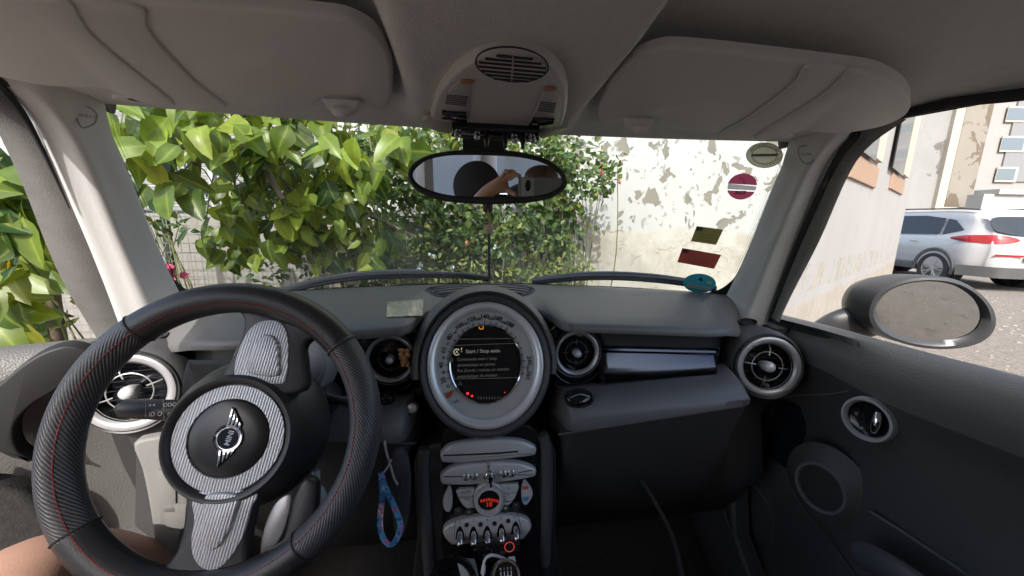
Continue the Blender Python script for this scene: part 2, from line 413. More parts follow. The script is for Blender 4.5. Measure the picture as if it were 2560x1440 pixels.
for s in (-1, 1):
    mb = MB(); mb.grid(pillar_rows(s))
    p = obj('windscreen_pillar', mb, m_pillar, car, ang=60)
    # airbag badge pressed into the trim
    mb = MB(); c = V((s * .5225, .572, .117))
    if s < 0: px = [(188, 270), (200, 262), (222, 268), (238, 280), (242, 292), (236, 308), (220, 317), (204, 318), (194, 300)]
    else: px = [(1996, 372), (2010, 364), (2034, 368), (2042, 376), (2038, 394), (2026, 408), (2012, 408), (2000, 396)]
    rows = pillar_rows(s); nrm = V((-s * .45, -.88, .1)).normalized()
    # find the trim surface depth under the badge
    best = None
    cx = sum(a for a, b in px) / len(px); cyy = sum(b for a, b in px) / len(px); d = ray(cx, cyy).normalized()
    for r in rows:
        for q in r:
            w = q - CAM; dd = (w - d * w.dot(d)).length
            if best is None or dd < best[0]: best = (dd, w.dot(d))
    c = CAM + d * (best[1] - .0065)
    outl = spl([PL(a, b, c, nrm) for a, b in px], 4, True)
    mb.tube(outl, .0011, 6, True)
    xd = basis(nrm)[0]; yd = basis(nrm)[1]
    ct = sum(outl, V()) / len(outl)
    mb.text('AIRBAG', .0062, ct + nrm * .0008, xd, yd, .0003)
    obj('airbag_badge', mb, mat('badge_grey', (.33, .32, .31), .6), p)
    # weather strip down the pillar and along the roof rail
    mb = MB()
    SO = [(.612, .50, .160), (.630, .578, .112), (.660, .648, -.03), (.682, .71, -.15), (.692, .742, -.225)] if s > 0 else [tuple(abs(c) if i == 0 else c for i, c in enumerate(X(a, b, -x))) for a, b, x in [(-40, 262, .650), (0, 340, .672), (60, 470, .695), (150, 690, .725), (245, 850, .745)]]
    SI = [(.600, .548, .166), (.620, .610, .117), (.650, .682, -.016), (.672, .73, -.12), (.69, .768, -.215)]
    A = spl([V((s * x, y, z)) for x, y, z in SI], 6); B = spl([V((s * x, y, z)) for x, y, z in SO], 6); rows = []
    for a, b in zip(A, B):
        d = b - a; n = V((-s * .5, -.6, .0)); rows.append([a + d * q + n * .010 * math.sin(math.pi * q) for q in (0, .1, .25, .4, .5, .6, .75, .9, 1)] + [b + V((s * .02, .03, 0))])
    mb.grid(rows)
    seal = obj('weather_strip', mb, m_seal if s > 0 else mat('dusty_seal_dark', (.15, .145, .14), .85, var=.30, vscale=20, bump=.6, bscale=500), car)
    mb = MB(); pth = [V((s * (x + .002), y, z - .004)) for y, x, z in RAIL[1:8]]
    mb.tube(spl(pth, 6), .0085, 8)
    A2 = [a + V((-s * .002, -.006, -.002)) for a in A]; _q = [pth[0]] + A2[2:(None if s > 0 else 12)]; mb.tube(_q, [lerp(.0068, .0042 if s > 0 else .0008, k / (len(_q) - 1)) for k in range(len(_q))], 8)
    obj('door_seal', mb, m_rub, car)
    # lower body pillar behind the dash end
    mb = MB(); mb.prism([V((s * .735, .74, -.24)), V((s * .735, 1.1, -.24)), V((s * .735, 1.1, -.98)), V((s * .735, .80, -.98))], V((-s, 0, 0)), .05, .004)
    obj('door_jamb', mb, m_rub, car)

# ---------------- sun visors
VP0 = V((0, .54, .1405)); VN = V((0, -.135, -1)).normalized()     # visor plane, facing down
vis_px = [(1499, 296), (1497, 280), (1510, 245), (1533, 200), (1562, 165), (1600, 138), (1645, 122), (1695, 118), (1850, 132), (2000, 149), (2120, 163), (2190, 176), (2240, 200), (2268, 228), (2275, 250), (2266, 272), (2235, 293), (2190, 308), (2130, 318), (2075, 322), (2040, 318), (2012, 313), (1985, 322), (1930, 334), (1870, 341), (1800, 334), (1720, 324), (1655, 317), (1640, 308), (1632, 293), (1605, 288), (1585, 293), (1572, 302), (1535, 306), (1510, 305)]
vis2_px = [(2010, 160), (1994, 190), (1960, 222), (1915, 256), (1860, 295), (1800, 331), (1835, 340), (1880, 344), (1945, 334), (2000, 318), (2040, 320), (2085, 324), (2150, 317), (2215, 302), (2262, 278), (2277, 252), (2267, 226), (2238, 198), (2188, 175), (2120, 163), (2060, 155)]
vis3_px = [(2098, 190), (2070, 218), (2020, 252), (1950, 295), (1885, 338), (1945, 336), (2000, 319), (2040, 321), (2085, 325), (2150, 318), (2215, 303), (2262, 279), (2277, 252), (2266, 226), (2237, 199), (2188, 177), (2125, 166)]
clip_c = V((.191, .505, .130))
for s in (-1, 1):
    def vp(pl, lift=0): return [V((s * q.x, q.y, q.z)) for q in (PL(a, b, VP0 + VN * lift, VN) for a, b in pl)]
    mb = MB(); mb.prism(spl([p - VN * .010 for p in vp(vis_px)], 3, True), VN, .012, .005, seg=3)
    v = obj('sun_visor', mb, m_visor, car, ang=50)
    mb = MB(); mb.prism(spl(vp(vis2_px, .0), 3, True), VN, .0050, .0016, seg=2); mb.prism(spl(vp(vis3_px, .002), 3, True), VN, .0056, .0016, seg=2)
    obj('visor_flap', mb, m_visor, v, ang=50)
    mb = MB(); c = V((s * .193, .514, .1275))
    mb.prism([c + V((-.022, 0, .012)), c + V((-.017, 0, .002)), c + V((-.010, 0, -.004)), c + V((.010, 0, -.004)), c + V((.017, 0, .002)), c + V((.022, 0, .012))], (0, -1, 0), .012, .003)
    mb.ball(c + V((0, -.012, -.003)), (.011, .007, .007))
    obj('visor_clip', mb, m_visor, car)
    # recess and bracket at the outer corner
    mb = MB(); c = V((s * .445, .575, .146))
    mb.prism(spl([c + V((-.045, .012, 0)), c + V((-.03, -.014, 0)), c + V((.03, -.014, 0)), c + V((.05, .004, 0)), c + V((.03, .014, 0))], 4, True), (0, -.3, -1), .004, .002)
    b = obj('visor_bracket', mb, m_visor, car)
    mb = MB(); mb.ball(c + V((0, -.006, -.004)), (.026, .006, .003)); obj('hinge_recess', mb, m_rub, b)

# ---------------- overhead console
OC0 = V((0, .547, .1335)); ON = V((0, -.075, -1)).normalized()
def oc(px, py, l=0): return PL(px, py, OC0 + ON * l, ON)
con_px = [(1088, 292), (1082, 270), (1092, 232), (1115, 195), (1150, 160), (1195, 134), (1240, 123), (1290, 120), (1340, 127), (1380, 148), (1408, 180), (1419, 215), (1417, 260), (1408, 295), (1395, 310), (1300, 316), (1200, 308)]
mb = MB(); mb.prism(spl([oc(a, b) - ON * .008 for a, b in con_px], 4, True), ON, .014, .004, seg=3)
con = obj('overhead_console', mb, mat('console_plastic', (.52, .505, .485), .5, var=.04, vscale=6, bump=.2, bscale=800), car)
def zz(x, y): return (980 + x / 3.2, 90 + y / 3.2)
mb = MB(); gc = oc(1281, 165, .006)
ga, gb = (oc(1371, 172, .006) - oc(1190, 158, .006)) * .5, (oc(1281, 125, .006) - oc(1281, 209, .006)) * .5
mb.tube([gc + ga * math.cos(q) + gb * math.sin(q) for q in [k * math.pi / 24 for k in range(48)]], .0008, 5, True)
for x0, y0, x1, y1 in [(835, 158, 1125, 185), (745, 182, 1195, 222), (697, 210, 1230, 257), (693, 242, 1228, 292), (712, 276, 1202, 322), (752, 308, 1158, 345), (815, 340, 1090, 364)]:
    mx, my = 968 - (y0 - 158) * .06, None
    for (xa, xb) in ((x0, mx - 8), (mx + 8, x1)):
        f = lambda x: oc(*zz(x, y0 + (y1 - y0) * (x - x0) / (x1 - x0)), .0064)
        mb.tube([f(xa), f(xb)], .0012, 8, flat=1)
g = obj('speaker_grille', mb, m_rub, con)
for pts, sl, am in (([(430, 600), (440, 470), (500, 380), (570, 352), (628, 356), (628, 480), (608, 662), (480, 655)], [(440, 470, 612, 486)], (600, 366)), ([(1215, 425), (1260, 410), (1310, 425), (1345, 480), (1345, 600), (1310, 700), (1200, 690), (1100, 685), (1160, 560)], [(1185, 525, 1315, 540)], (1262, 424))):
    mb = MB(); mb.prism(spl([oc(*zz(a, b), .0055) for a, b in pts], 3, True), ON, .0016, .0008)
    l = obj('map_lamp', mb, mat('lamp_cover', (.42, .405, .39), .35, var=.06, vscale=9), con)
    mb = MB()
    for k in range(6):
        x0, y0, x1, y1 = sl[0]; mb.tube([oc(*zz(x0 - k * 3, y0 + k * 14), .0073), oc(*zz(x1 - k * 4, y1 + k * 14), .0073)], .0006, 5)
    obj('lamp_rib', mb, m_rub, l)
    mb = MB(); mb.ball(oc(*zz(*am), .007), (.008, .005, .002)); obj('amber_light', mb, m_amber, l)
for pts in ([(400, 590), (596, 598), (600, 668), (392, 645)], [(1128, 640), (1300, 650), (1285, 710), (1092, 705)]):
    mb = MB(); mb.prism([oc(*zz(a, b), .006) for a, b in pts], ON, .004, .001); obj('lamp_button', mb, m_gloss, con)
mb = MB(); mb.prism(spl([oc(*zz(a, b), .001) for a, b in [(240, 650), (300, 630), (480, 665), (480, 745), (400, 740), (300, 710)]], 3, True), ON, .006, .002); 
obj('ambient_lens', mb, m_lens, con); mb = MB()
mb.prism(spl([oc(*zz(a, b), .001) for a, b in [(1180, 715), (1390, 695), (1380, 725), (1280, 770), (1180, 785)]], 3, True), ON, .006, .002)
obj('ambient_lens', mb, m_lens, con)
mb = MB(); mb.prism([oc(*zz(a, b), .004) for a, b in [(480, 670), (1180, 710), (1186, 780), (1150, 792), (700, 770), (500, 745), (470, 740)]], ON, .012, .003)
sb = obj('switch_bar', mb, m_gloss, con)
for x, y, k in ((525, 745, 0), (680, 765, 0), (755, 775, 1), (905, 785, 1), (978, 790, 0), (1045, 790, 1), (1122, 790, 0)):
    mb = MB(); c = oc(*zz(x, y), .012)
    if k == 0: mb.lathe([(0, .013), (.0035, .012), (.0048, .009), (.0045, 0)], c, V((0, -.5, -1)), 16); obj('push_button', mb, m_chrome, sb)
    else: mb.tube([c, c + V((0, -.003, -.008)), c + V((0, -.004, -.017))], [.0042, .0045, .0025], 10); mb.ball(c + V((0, -.004, -.018)), .0028); obj('toggle_switch', mb, [m_gloss], sb)

# ---------------- rear-view mirror
MC = V((-.005, .63, .069)); MN = V((-.17244, -.98120, -.08662)).normalized()
ma, mbb, _ = basis(MN); ma = ma if ma.x > 0 else -ma; mbb = V((0, 0, 1)) - MN * MN.z; mbb.normalize()
def mpl(px, py, l=0): return PL(px, py, MC + MN * l, MN)
mo = [(1020, 440), (1028, 415), (1060, 392), (1110, 379), (1170, 374), (1230, 374), (1300, 380), (1360, 395), (1402, 422), (1418, 452), (1410, 474), (1375, 496), (1320, 507), (1220, 511), (1130, 506), (1070, 492), (1035, 470)]
mi_ = [(1033, 440), (1040, 422), (1068, 401), (1115, 390), (1165, 388), (1230, 389), (1300, 394), (1355, 407), (1392, 430), (1405, 452), (1398, 467), (1368, 483), (1315, 491), (1220, 492), (1135, 489), (1080, 477), (1046, 460)]
O = spl([mpl(a, b) for a, b in mo], 4, True); I = spl([mpl(a, b) for a, b in mi_], 4, True); cc = sum(I, V()) / len(I)
rows = []
for l, f, base in ((.0, 0, I), (.004, .18, None), (.007, .45, None), (.006, .75, None), (.002, .97, None), (-.004, 1.0, None)):
    rows.append([lerp(i, o, f) + MN * l for i, o in zip(I, O)])
for l, f in ((-.018, .97), (-.03, .86), (-.038, .6), (-.040, .05)): rows.append([cc + (o - cc) * f + MN * l for o in O])
mb = MB(); mb.grid(rows, False, True)
mir = obj('rear_view_mirror', mb, m_rub, car, ang=60)
mb = MB(); mb.add([i + MN * .0012 for i in I], [list(range(len(I)))]); obj('mirror_glass', mb, m_mirror, mir, smooth=False, weld=False)
mb = MB(); c = MC - MN * .03
mb.tube([c, c + V((0, .03, .025)), c + V((0, .06, .05)), V((.0, .705, .135))], [.022, .020, .018, .024], 16)
mb.box((-.008, .705, .128), (.075, .03, .03))
obj('mirror_stem', mb, m_black, mir, bevel=.003)
mb = MB(); c = mpl(1220, 512, -.012); mb.lathe([(0, -.014), (.006, -.013), (.0085, -.010), (.009, .006), (.007, .012)], c, (0, 0, 1), 20)
obj('dimming_lever', mb, m_black, mir)
# ---------------- dashboard
def lip_y(s): return .652 + .105 * (1 - ss(.118, .150, s)) + max(0, s - .45) * .25 + max(0, s - .50) * .55
def lip_z(s): return -.188 - .06 * max(0, s - .1) - .25 * max(0, s - .50)
def base_y(s): return 1.0 - .44 * s * s + .004
def dash_col(x):
    s = abs(x); ly, lz, yb = lip_y(s), lip_z(s), base_y(s); pts = [V((x, yb + .03, -.20)), V((x, yb + .008, -.176))]
    for k in range(1, 10):
        t = k / 10; pts.append(V((x, lerp(yb, ly + .02, t), lerp(-.176, lz + .004, t ** 1.25) + .010 * math.sin(math.pi * t))))
    for k in range(1, 6):
        q = math.pi * .62 * k / 5; pts.append(V((x, ly + .012 - .013 * math.sin(q), lz - .012 + .013 * math.cos(q))))
    pts.append(V((x, ly + .055, lz - .022)))
    return pts
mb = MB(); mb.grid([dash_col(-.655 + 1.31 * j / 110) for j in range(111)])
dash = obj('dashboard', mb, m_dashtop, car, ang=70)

def fasc_col(x):
    s = abs(x); ly, lz = lip_y(s), lip_z(s); fy = max(.70, ly + .045)
    e = ss(.515, .575, s); zt = lerp(-.337, -.318, min(1, max(0, (s - .12) / .40)))
    zl = lerp(-.393, -.354, min(1, max(0, (s - .117) / .40)))
    pts = [V((x, fy, lz - .015)), V((x, fy, -.30)), V((x, fy - .004, zt - .006))]
    e = max(e, 1 - ss(.128, .155, s)) if s < .3 else e
    prof = [(.690, zt), (.665, zt + .002), (.640, zt - .003), (.622, zt - .010), (.611, zt - .021), (.606, lerp(zt, zl, .62)), (.606, zl), (.613, zl - .004), (.615, zl - .012)]
    pts += [V((x, lerp(py, fy + .01, e), pz)) for py, pz in prof]
    dn = lerp(0, -.05, ss(.45, .66, s))
    pts += [V((x, lerp(.622, .70, e), zl - .03)), V((x, lerp(.64, .72, e), zl - .09)), V((x, .69, -.58)), V((x, .78, -.76)), V((x, .86, -.78)), V((x, 1.0, -.5))]
    return pts
FC = [fasc_col(-.66 + 1.32 * j / 132) for j in range(133)]
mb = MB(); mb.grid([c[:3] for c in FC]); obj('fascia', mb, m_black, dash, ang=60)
mb = MB(); mb.grid([c[2:11] for c in FC]); obj('padded_shelf', mb, m_shelf_lit, dash, ang=60)
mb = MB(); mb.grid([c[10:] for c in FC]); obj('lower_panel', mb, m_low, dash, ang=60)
# joint line under the padded shelf
mb = MB(); mb.tube([V((x, .6125, lerp(-.393, -.354, (x - .117) / .40) - .0045)) for x in [.13 + .38 * k / 20 for k in range(21)]], .0016, 6)
obj('glovebox_seam', mb, m_doortop, dash)
mb = MB(); mb.tube([V((-x, .6125, lerp(-.393, -.354, (x - .117) / .40) - .0045)) for x in [.13 + .38 * k / 20 for k in range(21)]], .0012, 6)
obj('knee_panel_seam', mb, m_dash, dash)
# glossy trim strip with its bevelled face, right; its twin is behind the wheel
for s in (1, -1):
    mb = MB(); rows = []
    n = 30
    for k in range(n + 1):
        t = k / n; x = lerp(.222, .512, t)
        zt, zb = lerp(-.2525, -.268, t), lerp(-.343, -.327, t)
        e = ss(.0, .05, t) * ss(1.0, .93, t); y0 = .698
        rows.append([V((s * x, y0, zt)), V((s * x, y0 - .012 * e, zt - .002)), V((s * x, y0 - .014 * e, zt - .006)), V((s * x, y0 - .005 * e, zt - .014)), V((s * x, y0 - .0145 * e, lerp(zt, zb, .40))), V((s * x, y0 - .022 * e, lerp(zt, zb, .62))), V((s * x, y0 - .0245 * e, lerp(zt, zb, .85))), V((s * x, y0 - .016 * e, zb + .004)), V((s * x, y0 + .0, zb))])
    mb.grid(rows); obj('trim_strip', mb, m_trim, dash, ang=25)
# padded-shelf button (oval latch) on the passenger shelf
def sh(px, py): return Y(px, py, .6225)
c = Y(1447, 995, .630); nb = V((0, -.75, .66)).normalized()
mb = MB(); mb.lathe([(.030, -.004), (.0305, .001), (.029, .003), (.027, .001), (.0255, -.001)], c, nb, 40, 1.0, .62); lt = obj('glovebox_latch', mb, m_black, car)
mb = MB(); mb.lathe([(.0255, -.001), (.024, .002), (.02, .0045), (.01, .006), (0, .0062)], c, nb, 40, 1.0, .60); obj('latch_button', mb, m_gloss, lt)
mb = MB(); mb.tube(spl([c + V((-.019, -.0048, .004)), c + V((0, -.006, .0105)), c + V((.019, -.0048, .004))], 8), .0017, 8, flat=.6); obj('chrome_bar', mb, m_satin, lt)

# ---------------- air vents
def vent(c, n, R, name, ringmat, knobmat, spoke_rot=0.0, big=False, ring2=True):
    a, b, nn = basis(n)
    if a.x < 0: a, b = -a, -b
    if b.z < 0: b = -b
    ab = (a, b, nn); k = R / .067
    mb = MB(); mb.lathe([(.0, -.035 * k), (.047 * k, -.033 * k), (.050 * k, -.006), (.0505 * k, .001)], c, n, 48, ab=ab)
    v = obj(name, mb, m_gloss, car)
    w = .012 if big else .0065
    mb = MB(); mb.lathe([(R - w - .0055 * k, -.004), (R - w - .001, .003), (R - w + .001, .0045), (R - .004, .0055), (R - .0015, .0042), (R, -.002), (R + .001, -.012)], c, n, 64, ab=ab)
    obj('vent_ring', mb, ringmat, v)
    mb = MB(); mb.lathe([(R + .0008, -.02), (R + .0045, .0), (R + .0035, .0035), (R + .001, .002)], c, n, 64, ab=ab); obj('outer_bezel', mb, m_black, v)
    mb = MB(); r2 = .032 * k
    mb.tube([c + (a * math.cos(q) + b * math.sin(q)) * r2 - nn * .004 for q in [2 * math.pi * i / 40 for i in range(40)]], .0011, 6, True)
    for i in range(4):
        q = spoke_rot + i * math.pi / 2; d = a * math.cos(q) + b * math.sin(q); e = -a * math.sin(q) + b * math.cos(q)
        mb.tube([c + d * .047 * k - nn * .012, c + d * .036 * k - nn * .004, c + d * .024 * k - nn * .004], .0013, 6)
    obj('vane_ring', mb, m_satin if big else m_dash, v)
    mb = MB()
    for i in (-2, -1, 0, 1, 2):
        h = i * .016 * k; wv = math.sqrt(max(0, (.046 * k) ** 2 - h * h)); mb.tube([c - a * wv + b * h - nn * .02, c + a * wv + b * h - nn * .02], .0022, 6, flat=.4)
    obj('louvre', mb, m_black, v)
    mb = MB(); mb.lathe([(.006 * k, -.03), (.011 * k, -.008), (.0115 * k, .003), (.010 * k, .010), (.006 * k, .0135), (0, .0145)], c, n, 24, ab=ab)
    obj('vent_knob', mb, knobmat, v)
    return v
nv = V((-.20, -.97, .13)).normalized()
for s in (1, -1):
    c = V((s * .6265, .686, -.310)); n = V((-s * .24, -.955, .13)).normalized()
    vent(c, n, .068, 'side_vent', m_satin, m_silver, .22 * -s + .1, True)
    # the pod that carries the vent
    a, b, nn = basis(n); mb = MB()
    mb.lathe([(.068, -.006), (.0735, -.002), (.078, -.008), (.081, -.022), (.083, -.05), (.083, -.16)], c, n, 64)
    pod = obj('vent_pod', mb, m_dash, dash)
    mb = MB(); w = V((s * .640, .775, -.232)); wn = V((-s * .2, -.55, .8)).normalized(); wa, wb, _ = basis(wn)
    mb.lathe([(.0, -.006), (.017, -.006), (.019, .001), (.021, .001), (.021, -.008)], w, wn, 32, 1.0, .5, ab=(V((s * .95, -.28, .05)).normalized(), wn.cross(V((s * .95, -.28, .05)).normalized()), wn))
    d = V((s * .95, -.28, .05)).normalized(); e = wn.cross(d)
    for k in (-.008, 0, .008): mb.tube([w + d * k + e * .009, w + d * k - e * .009], .0014, 6)
    obj('demister_outlet', mb, m_black, dash)
    ci = V((s * .1835, .688, -.2645)); vent(ci, V((0, -1, .06)), .0475, 'centre_vent', m_satin, m_silver, 0)
    mb = MB(); mb.tube([ci + V((math.cos(q) * .056, -.008, math.sin(q) * .060 - .004)) for q in [math.radians(215 + (105 if True else 0) * k / 20) for k in range(21)]], .0016, 6)
    mb.prism([V((s * x, .6985, z)) for x, z in [(.125, -.345), (.125, -.22), (.14, -.208), (.23, -.214), (.245, -.25), (.245, -.345)]], (0, -1, 0), .0035, .001)
    obj('vent_panel', mb, m_gloss, dash)
# defroster grille on top of the dash and the sun sensor dome
mb = MB(); gy = .80
gp = [(1065, 724), (1100, 716), (1160, 711), (1220, 710), (1280, 712), (1320, 717), (1337, 726), (1310, 739), (1290, 742), (1250, 735), (1200, 734), (1150, 738), (1105, 742), (1080, 735)]
def pad(px, py, l=0):
    d = ray(px, py); lo, hi = .4, 1.3
    for _ in range(40):
        k = (lo + hi) / 2; p = CAM + d * k; s = abs(p.x); ly, lz, yb = lip_y(s), lip_z(s), base_y(s); t = (yb - p.y) / (yb - ly - .02)
        zs = lerp(-.176, lz + .004, max(0, t) ** 1.25) + .010 * math.sin(math.pi * max(0, min(1, t)))
        if p.z > zs: lo = k
        else: hi = k
    return CAM + d * lo + V((0, 0, l))
G = spl([pad(a, b, .0008) for a, b in gp], 4, True); gcn = sum(G, V()) / len(G)
mb.add(G, [list(range(len(G)))])
gr = obj('defroster_grille', mb, m_rub, dash, smooth=False, weld=False)
mb = MB(); mb.tube(G, .0022, 6, True); 
for k in range(5):
    yy = 714 + 5.2 * k; w = (128, 126, 118, 104, 88)[k]
    mb.tube(spl([pad(1202 - w, yy + 8, .003), pad(1202 - w * .5, yy + 2, .004), pad(1202, yy, .004), pad(1202 + w * .5, yy + 2, .004), pad(1202 + w, yy + 8, .003)], 6), .0017, 6)
obj('grille_slat', mb, m_dash, gr)
mb = MB(); mb.ball(pad(1204, 735, .0), (.020, .016, .013), 20, 12); obj('sun_sensor', mb, m_black, dash)
# glossy reflective label lying on the dash pad left of the gauge
mb = MB(); mb.grid([[pad(lerp(lerp(968, 1058, u / 10), lerp(966, 1057, u / 10), v / 8), lerp(lerp(756, 750, u / 10), lerp(794, 790, u / 10), v / 8), .0012) for u in range(11)] for v in range(9)])
lab = obj('dash_pad_label', mb, mat('foil_label', (.42, .42, .36), .22, .35, var=.75, vscale=60, bump=.8, bscale=90), None, smooth=False)
tag(lab, 'small shiny rectangular foil pad lying on top of the dashboard', 'pad')

# ---------------- centre speedometer
SC = V((-.003, .662, -.270)); ST = math.radians(22); SN = V((0.0, -math.cos(ST), math.sin(ST)))
sa = V((1, 0, 0)); sbv = V((0, math.sin(ST), math.cos(ST))); SAB = (sa, sbv, SN); SY = 1.075
def sp(x, y, l=0): return SC + sa * x + sbv * (y * SY) + SN * l
mb = MB(); mb.lathe([(.108, .002), (.112, .012), (.117, .016), (.1215, .013), (.124, .004), (.125, -.02), (.128, -.06), (.14, -.12)], SC, SN, 96, 1, SY, ab=SAB)
sm = obj('speedometer', mb, m_dash, car)
# hood over the gauge
mb = MB(); rows = []
for k in range(41):
    q = math.radians(-10 + 200 * k / 40); u = math.sin(math.radians(180) * k / 40) ** .6
    d = sa * math.cos(q) + sbv * (SY * math.sin(q))
    rows.append([SC + d * .1235 + SN * .005, SC + d * .127 + SN * (.012 + .010 * u), SC + d * .134 + SN * (.008 + .006 * u), SC + d * (.142 + .004 * u) - SN * .02, SC + d * (.15 + .01 * u) - SN * .09 - V((0, 0, .02))])
mb.grid(rows); obj('gauge_hood', mb, m_dashtop, sm)
mb = MB(); mb.lathe([(.0925, .004), (.095, .010), (.0985, .0135), (.1045, .0145), (.1085, .012), (.110, .003)], SC, SN, 96, 1, SY, ab=SAB); obj('gauge_bezel', mb, m_bright, sm)
mb = MB(); mb.lathe([(.068, -.006), (.0935, .002)], SC, SN, 96, 1, SY, ab=SAB); dial = obj('dial_face', mb, m_dial, sm)
mb = MB(); mb.lathe([(.0665, -.010), (.067, -.002), (.069, -.0005), (.0705, -.003)], SC, SN, 96, 1, SY, ab=SAB); obj('inner_ring', mb, m_chrome, sm)
mb = MB(); mt_ = MB()
for i in range(27):
    kmh = 10 * i
    if kmh == 0 or (180 <= kmh <= 230): 
        if kmh == 0: continue
    q = math.radians(91 - (kmh - 140) * .89); d = (math.cos(q), math.sin(q)); r0 = .0705
    p0 = sp(d[0] * r0, d[1] * r0, -.0040); p1 = sp(d[0] * (r0 + (.006 if i % 2 == 0 else .004)), d[1] * (r0 + (.006 if i % 2 == 0 else .004)), -.0025)
    mt_.tube([p0, p1], .0007, 4)
    if 10 <= kmh and not (190 <= kmh < 235):
        big = i % 2 == 0; rr = .0835 if big else .080
        o = sp(d[0] * rr, d[1] * rr, .0002); yd = (sp(d[0] * .1, d[1] * .1, .002) - sp(d[0] * .07, d[1] * .07, -.006)); xd = sp(d[1] * .1, -d[0] * .1) - SC
        yd.normalize(); xd = (xd - yd * xd.dot(yd)).normalized()
        mb.text(str(kmh), .0118 if big else .0062, o, xd, yd, .0002, bold=.00022)
xd, yd = sa, sbv
mb.text('km/h', .0095, sp(-.061, -.062, .0002), sa, sbv, .0002)
obj('dial_tick', mt_, m_ink, dial, smooth=False, weld=False)
obj('dial_numeral', mb, m_ink, dial, smooth=False, weld=False)
mb = MB(); q = math.radians(216); d = sa * math.cos(q) + sbv * SY * math.sin(q); e = sa * -math.sin(q) + sbv * SY * math.cos(q)
mb.prism([SC + d * .071 + SN * .000, SC + d * .088 - e * .0055 + SN * .003, SC + d * .0925 + SN * .0032, SC + d * .088 + e * .0045 + SN * .003], SN, .0025, .0006)
obj('speed_needle', mb, mat('needle_red', (.42, .07, .03), .4), sm)
mb = MB(); mb.lathe([(.067, -.0085), (.0, -.0075)], SC, SN, 64, 1, SY, ab=SAB); scr = obj('display', mb, m_screen, sm)
def st(px, py): return PL(px, py, SC + SN * -.0068, SN)
mb = MB()
def tx(m, t, px, py, size, al='LEFT'): m.text(t, size, st(px, py), sa - sbv * .0, sbv, .0001, align=al)
tx(mb, 'Start / Stop auto.', 1164, 879, .0098)
obj('display_heading', mb, m_stxt, scr, smooth=False, weld=False)
mb = MB()
for i, t in enumerate(['Commande start / stop', 'automatique en panne.', "Pas d'arrêt / remise en marche", 'automatique du moteur.']): tx(mb, t, 1143, 899 + i * 14.2, .0080)
for pa, pb in (((1128, 864), (1295, 858)), ((1130, 948), (1296, 944)), ((1140, 848), (1290, 846))): mb.tube([st(*pa), st(*pb)], .00035, 4)
mb.tube(spl([st(1295, 858), st(1305, 885), st(1305, 915), st(1296, 944)], 5), .00035, 4)
mb.tube(spl([st(1126, 902), st(1128, 925), st(1136, 946)], 5), .0006, 4)
c = st(1126, 900); mb.tube([c + (sa * math.cos(q) + sbv * math.sin(q)) * .0042 for q in [k * math.pi / 8 for k in range(16)]], .0006, 4, True)
mb.tube([st(1145, 962), st(1150, 954), st(1155, 962)], .0005, 4, True)
for k in range(10): mb.tube([st(1195 + k * 7, 992 - .02 * (k - 5) ** 2), st(1196 + k * 7, 998 - .02 * (k - 5) ** 2)], .0005, 4)
obj('display_text', mb, m_stxt2, scr, smooth=False, weld=False)
mb = MB(); c = st(1142, 880)
mb.tube([c + (sa * math.cos(q) + sbv * math.sin(q)) * .0058 for q in [k * math.pi / 10 + .6 for k in range(17)]], .0007, 4)
mb.text('A', .0085, c, sa, sbv, .0001); mb.text('!', .0125, st(1154, 875), sa, sbv, .0001)
obj('stop_icon', mb, mat('icon_amber_dim', (.1, .1, .05), .5, emit=(.75, .72, .5), estr=.22), scr, smooth=False, weld=False)
mb = MB(); c = st(1203, 819); mb.tube([c + sa * x + sbv * y for x, y in [(-.0038, -.0015), (-.0038, .0015), (-.0015, .003), (.0022, .003), (.004, .0015), (.004, -.0022), (-.001, -.003)]], .0010, 5, True)
obj('engine_lamp', mb, m_sor, scr)
for px, py, r in ((1169, 984, .0030), (1180, 990, .0026), (1262, 981, .0012)): mb = MB(); mb.ball(st(px, py), (r, r * .3, r), 10, 6); obj('warning_lamp', mb, m_sred, scr)

# ---------------- steering wheel
WC = V((-.34845, .46686, -.27060)); WT = math.radians(21.617); WS = math.radians(.504)
WN = V((math.sin(WS) * math.cos(WT), -math.cos(WS) * math.cos(WT), math.sin(WT))); WA = V((math.cos(WS), math.sin(WS), 0)); WB = WN.cross(WA)
if WB.z < 0: WB = -WB
def wl(a, b, h=0): return WC + WA * a + WB * b + WN * h
def wp(px, py, h=0): return PL(px, py, WC + WN * h, WN)
RM, RT_ = .1722, .0197
mb = MB(); NS, NT = 160, 20; rows = []
def seg(i): return 0 if not ((130 <= (i * 360 / NS) <= 214) or (i * 360 / NS) >= 308 or (i * 360 / NS) <= 36) else 1
for i in range(NS):
    q = 2 * math.pi * i / NS; d = WA * math.cos(q) + WB * math.sin(q)
    g = 1.0 + (.02 if seg(i) == 0 else 0)
    rows.append([WC + d * (RM + RT_ * g * math.cos(t)) + WN * (RT_ * g * 1.05 * math.sin(t)) for t in [2 * math.pi * k / NT for k in range(NT)]])
f0 = len(mb.f); mb.grid(rows, True, True, 0, uvs=lambda i, j: (i / NS * 8 * 2.0, j / NT * 2.0))
for k in range(f0, len(mb.f)): mb.m[k] = seg((k - f0) // NT)
wheel = obj('steering_wheel', mb, [m_leather, m_carb2], car)
mb = MB()
for i in range(220):
    q0 = 2 * math.pi * i / 220; q1 = q0 + 2 * math.pi / 220 * .6; tt = math.radians(118)
    f = lambda q: WC + (WA * math.cos(q) + WB * math.sin(q)) * (RM + RT_ * 1.02 * math.cos(tt)) + WN * (RT_ * 1.07 * math.sin(tt))
    mb.tube([f(q0), f(q1)], .0008, 4)
obj('rim_stitching', mb, m_red, wheel)
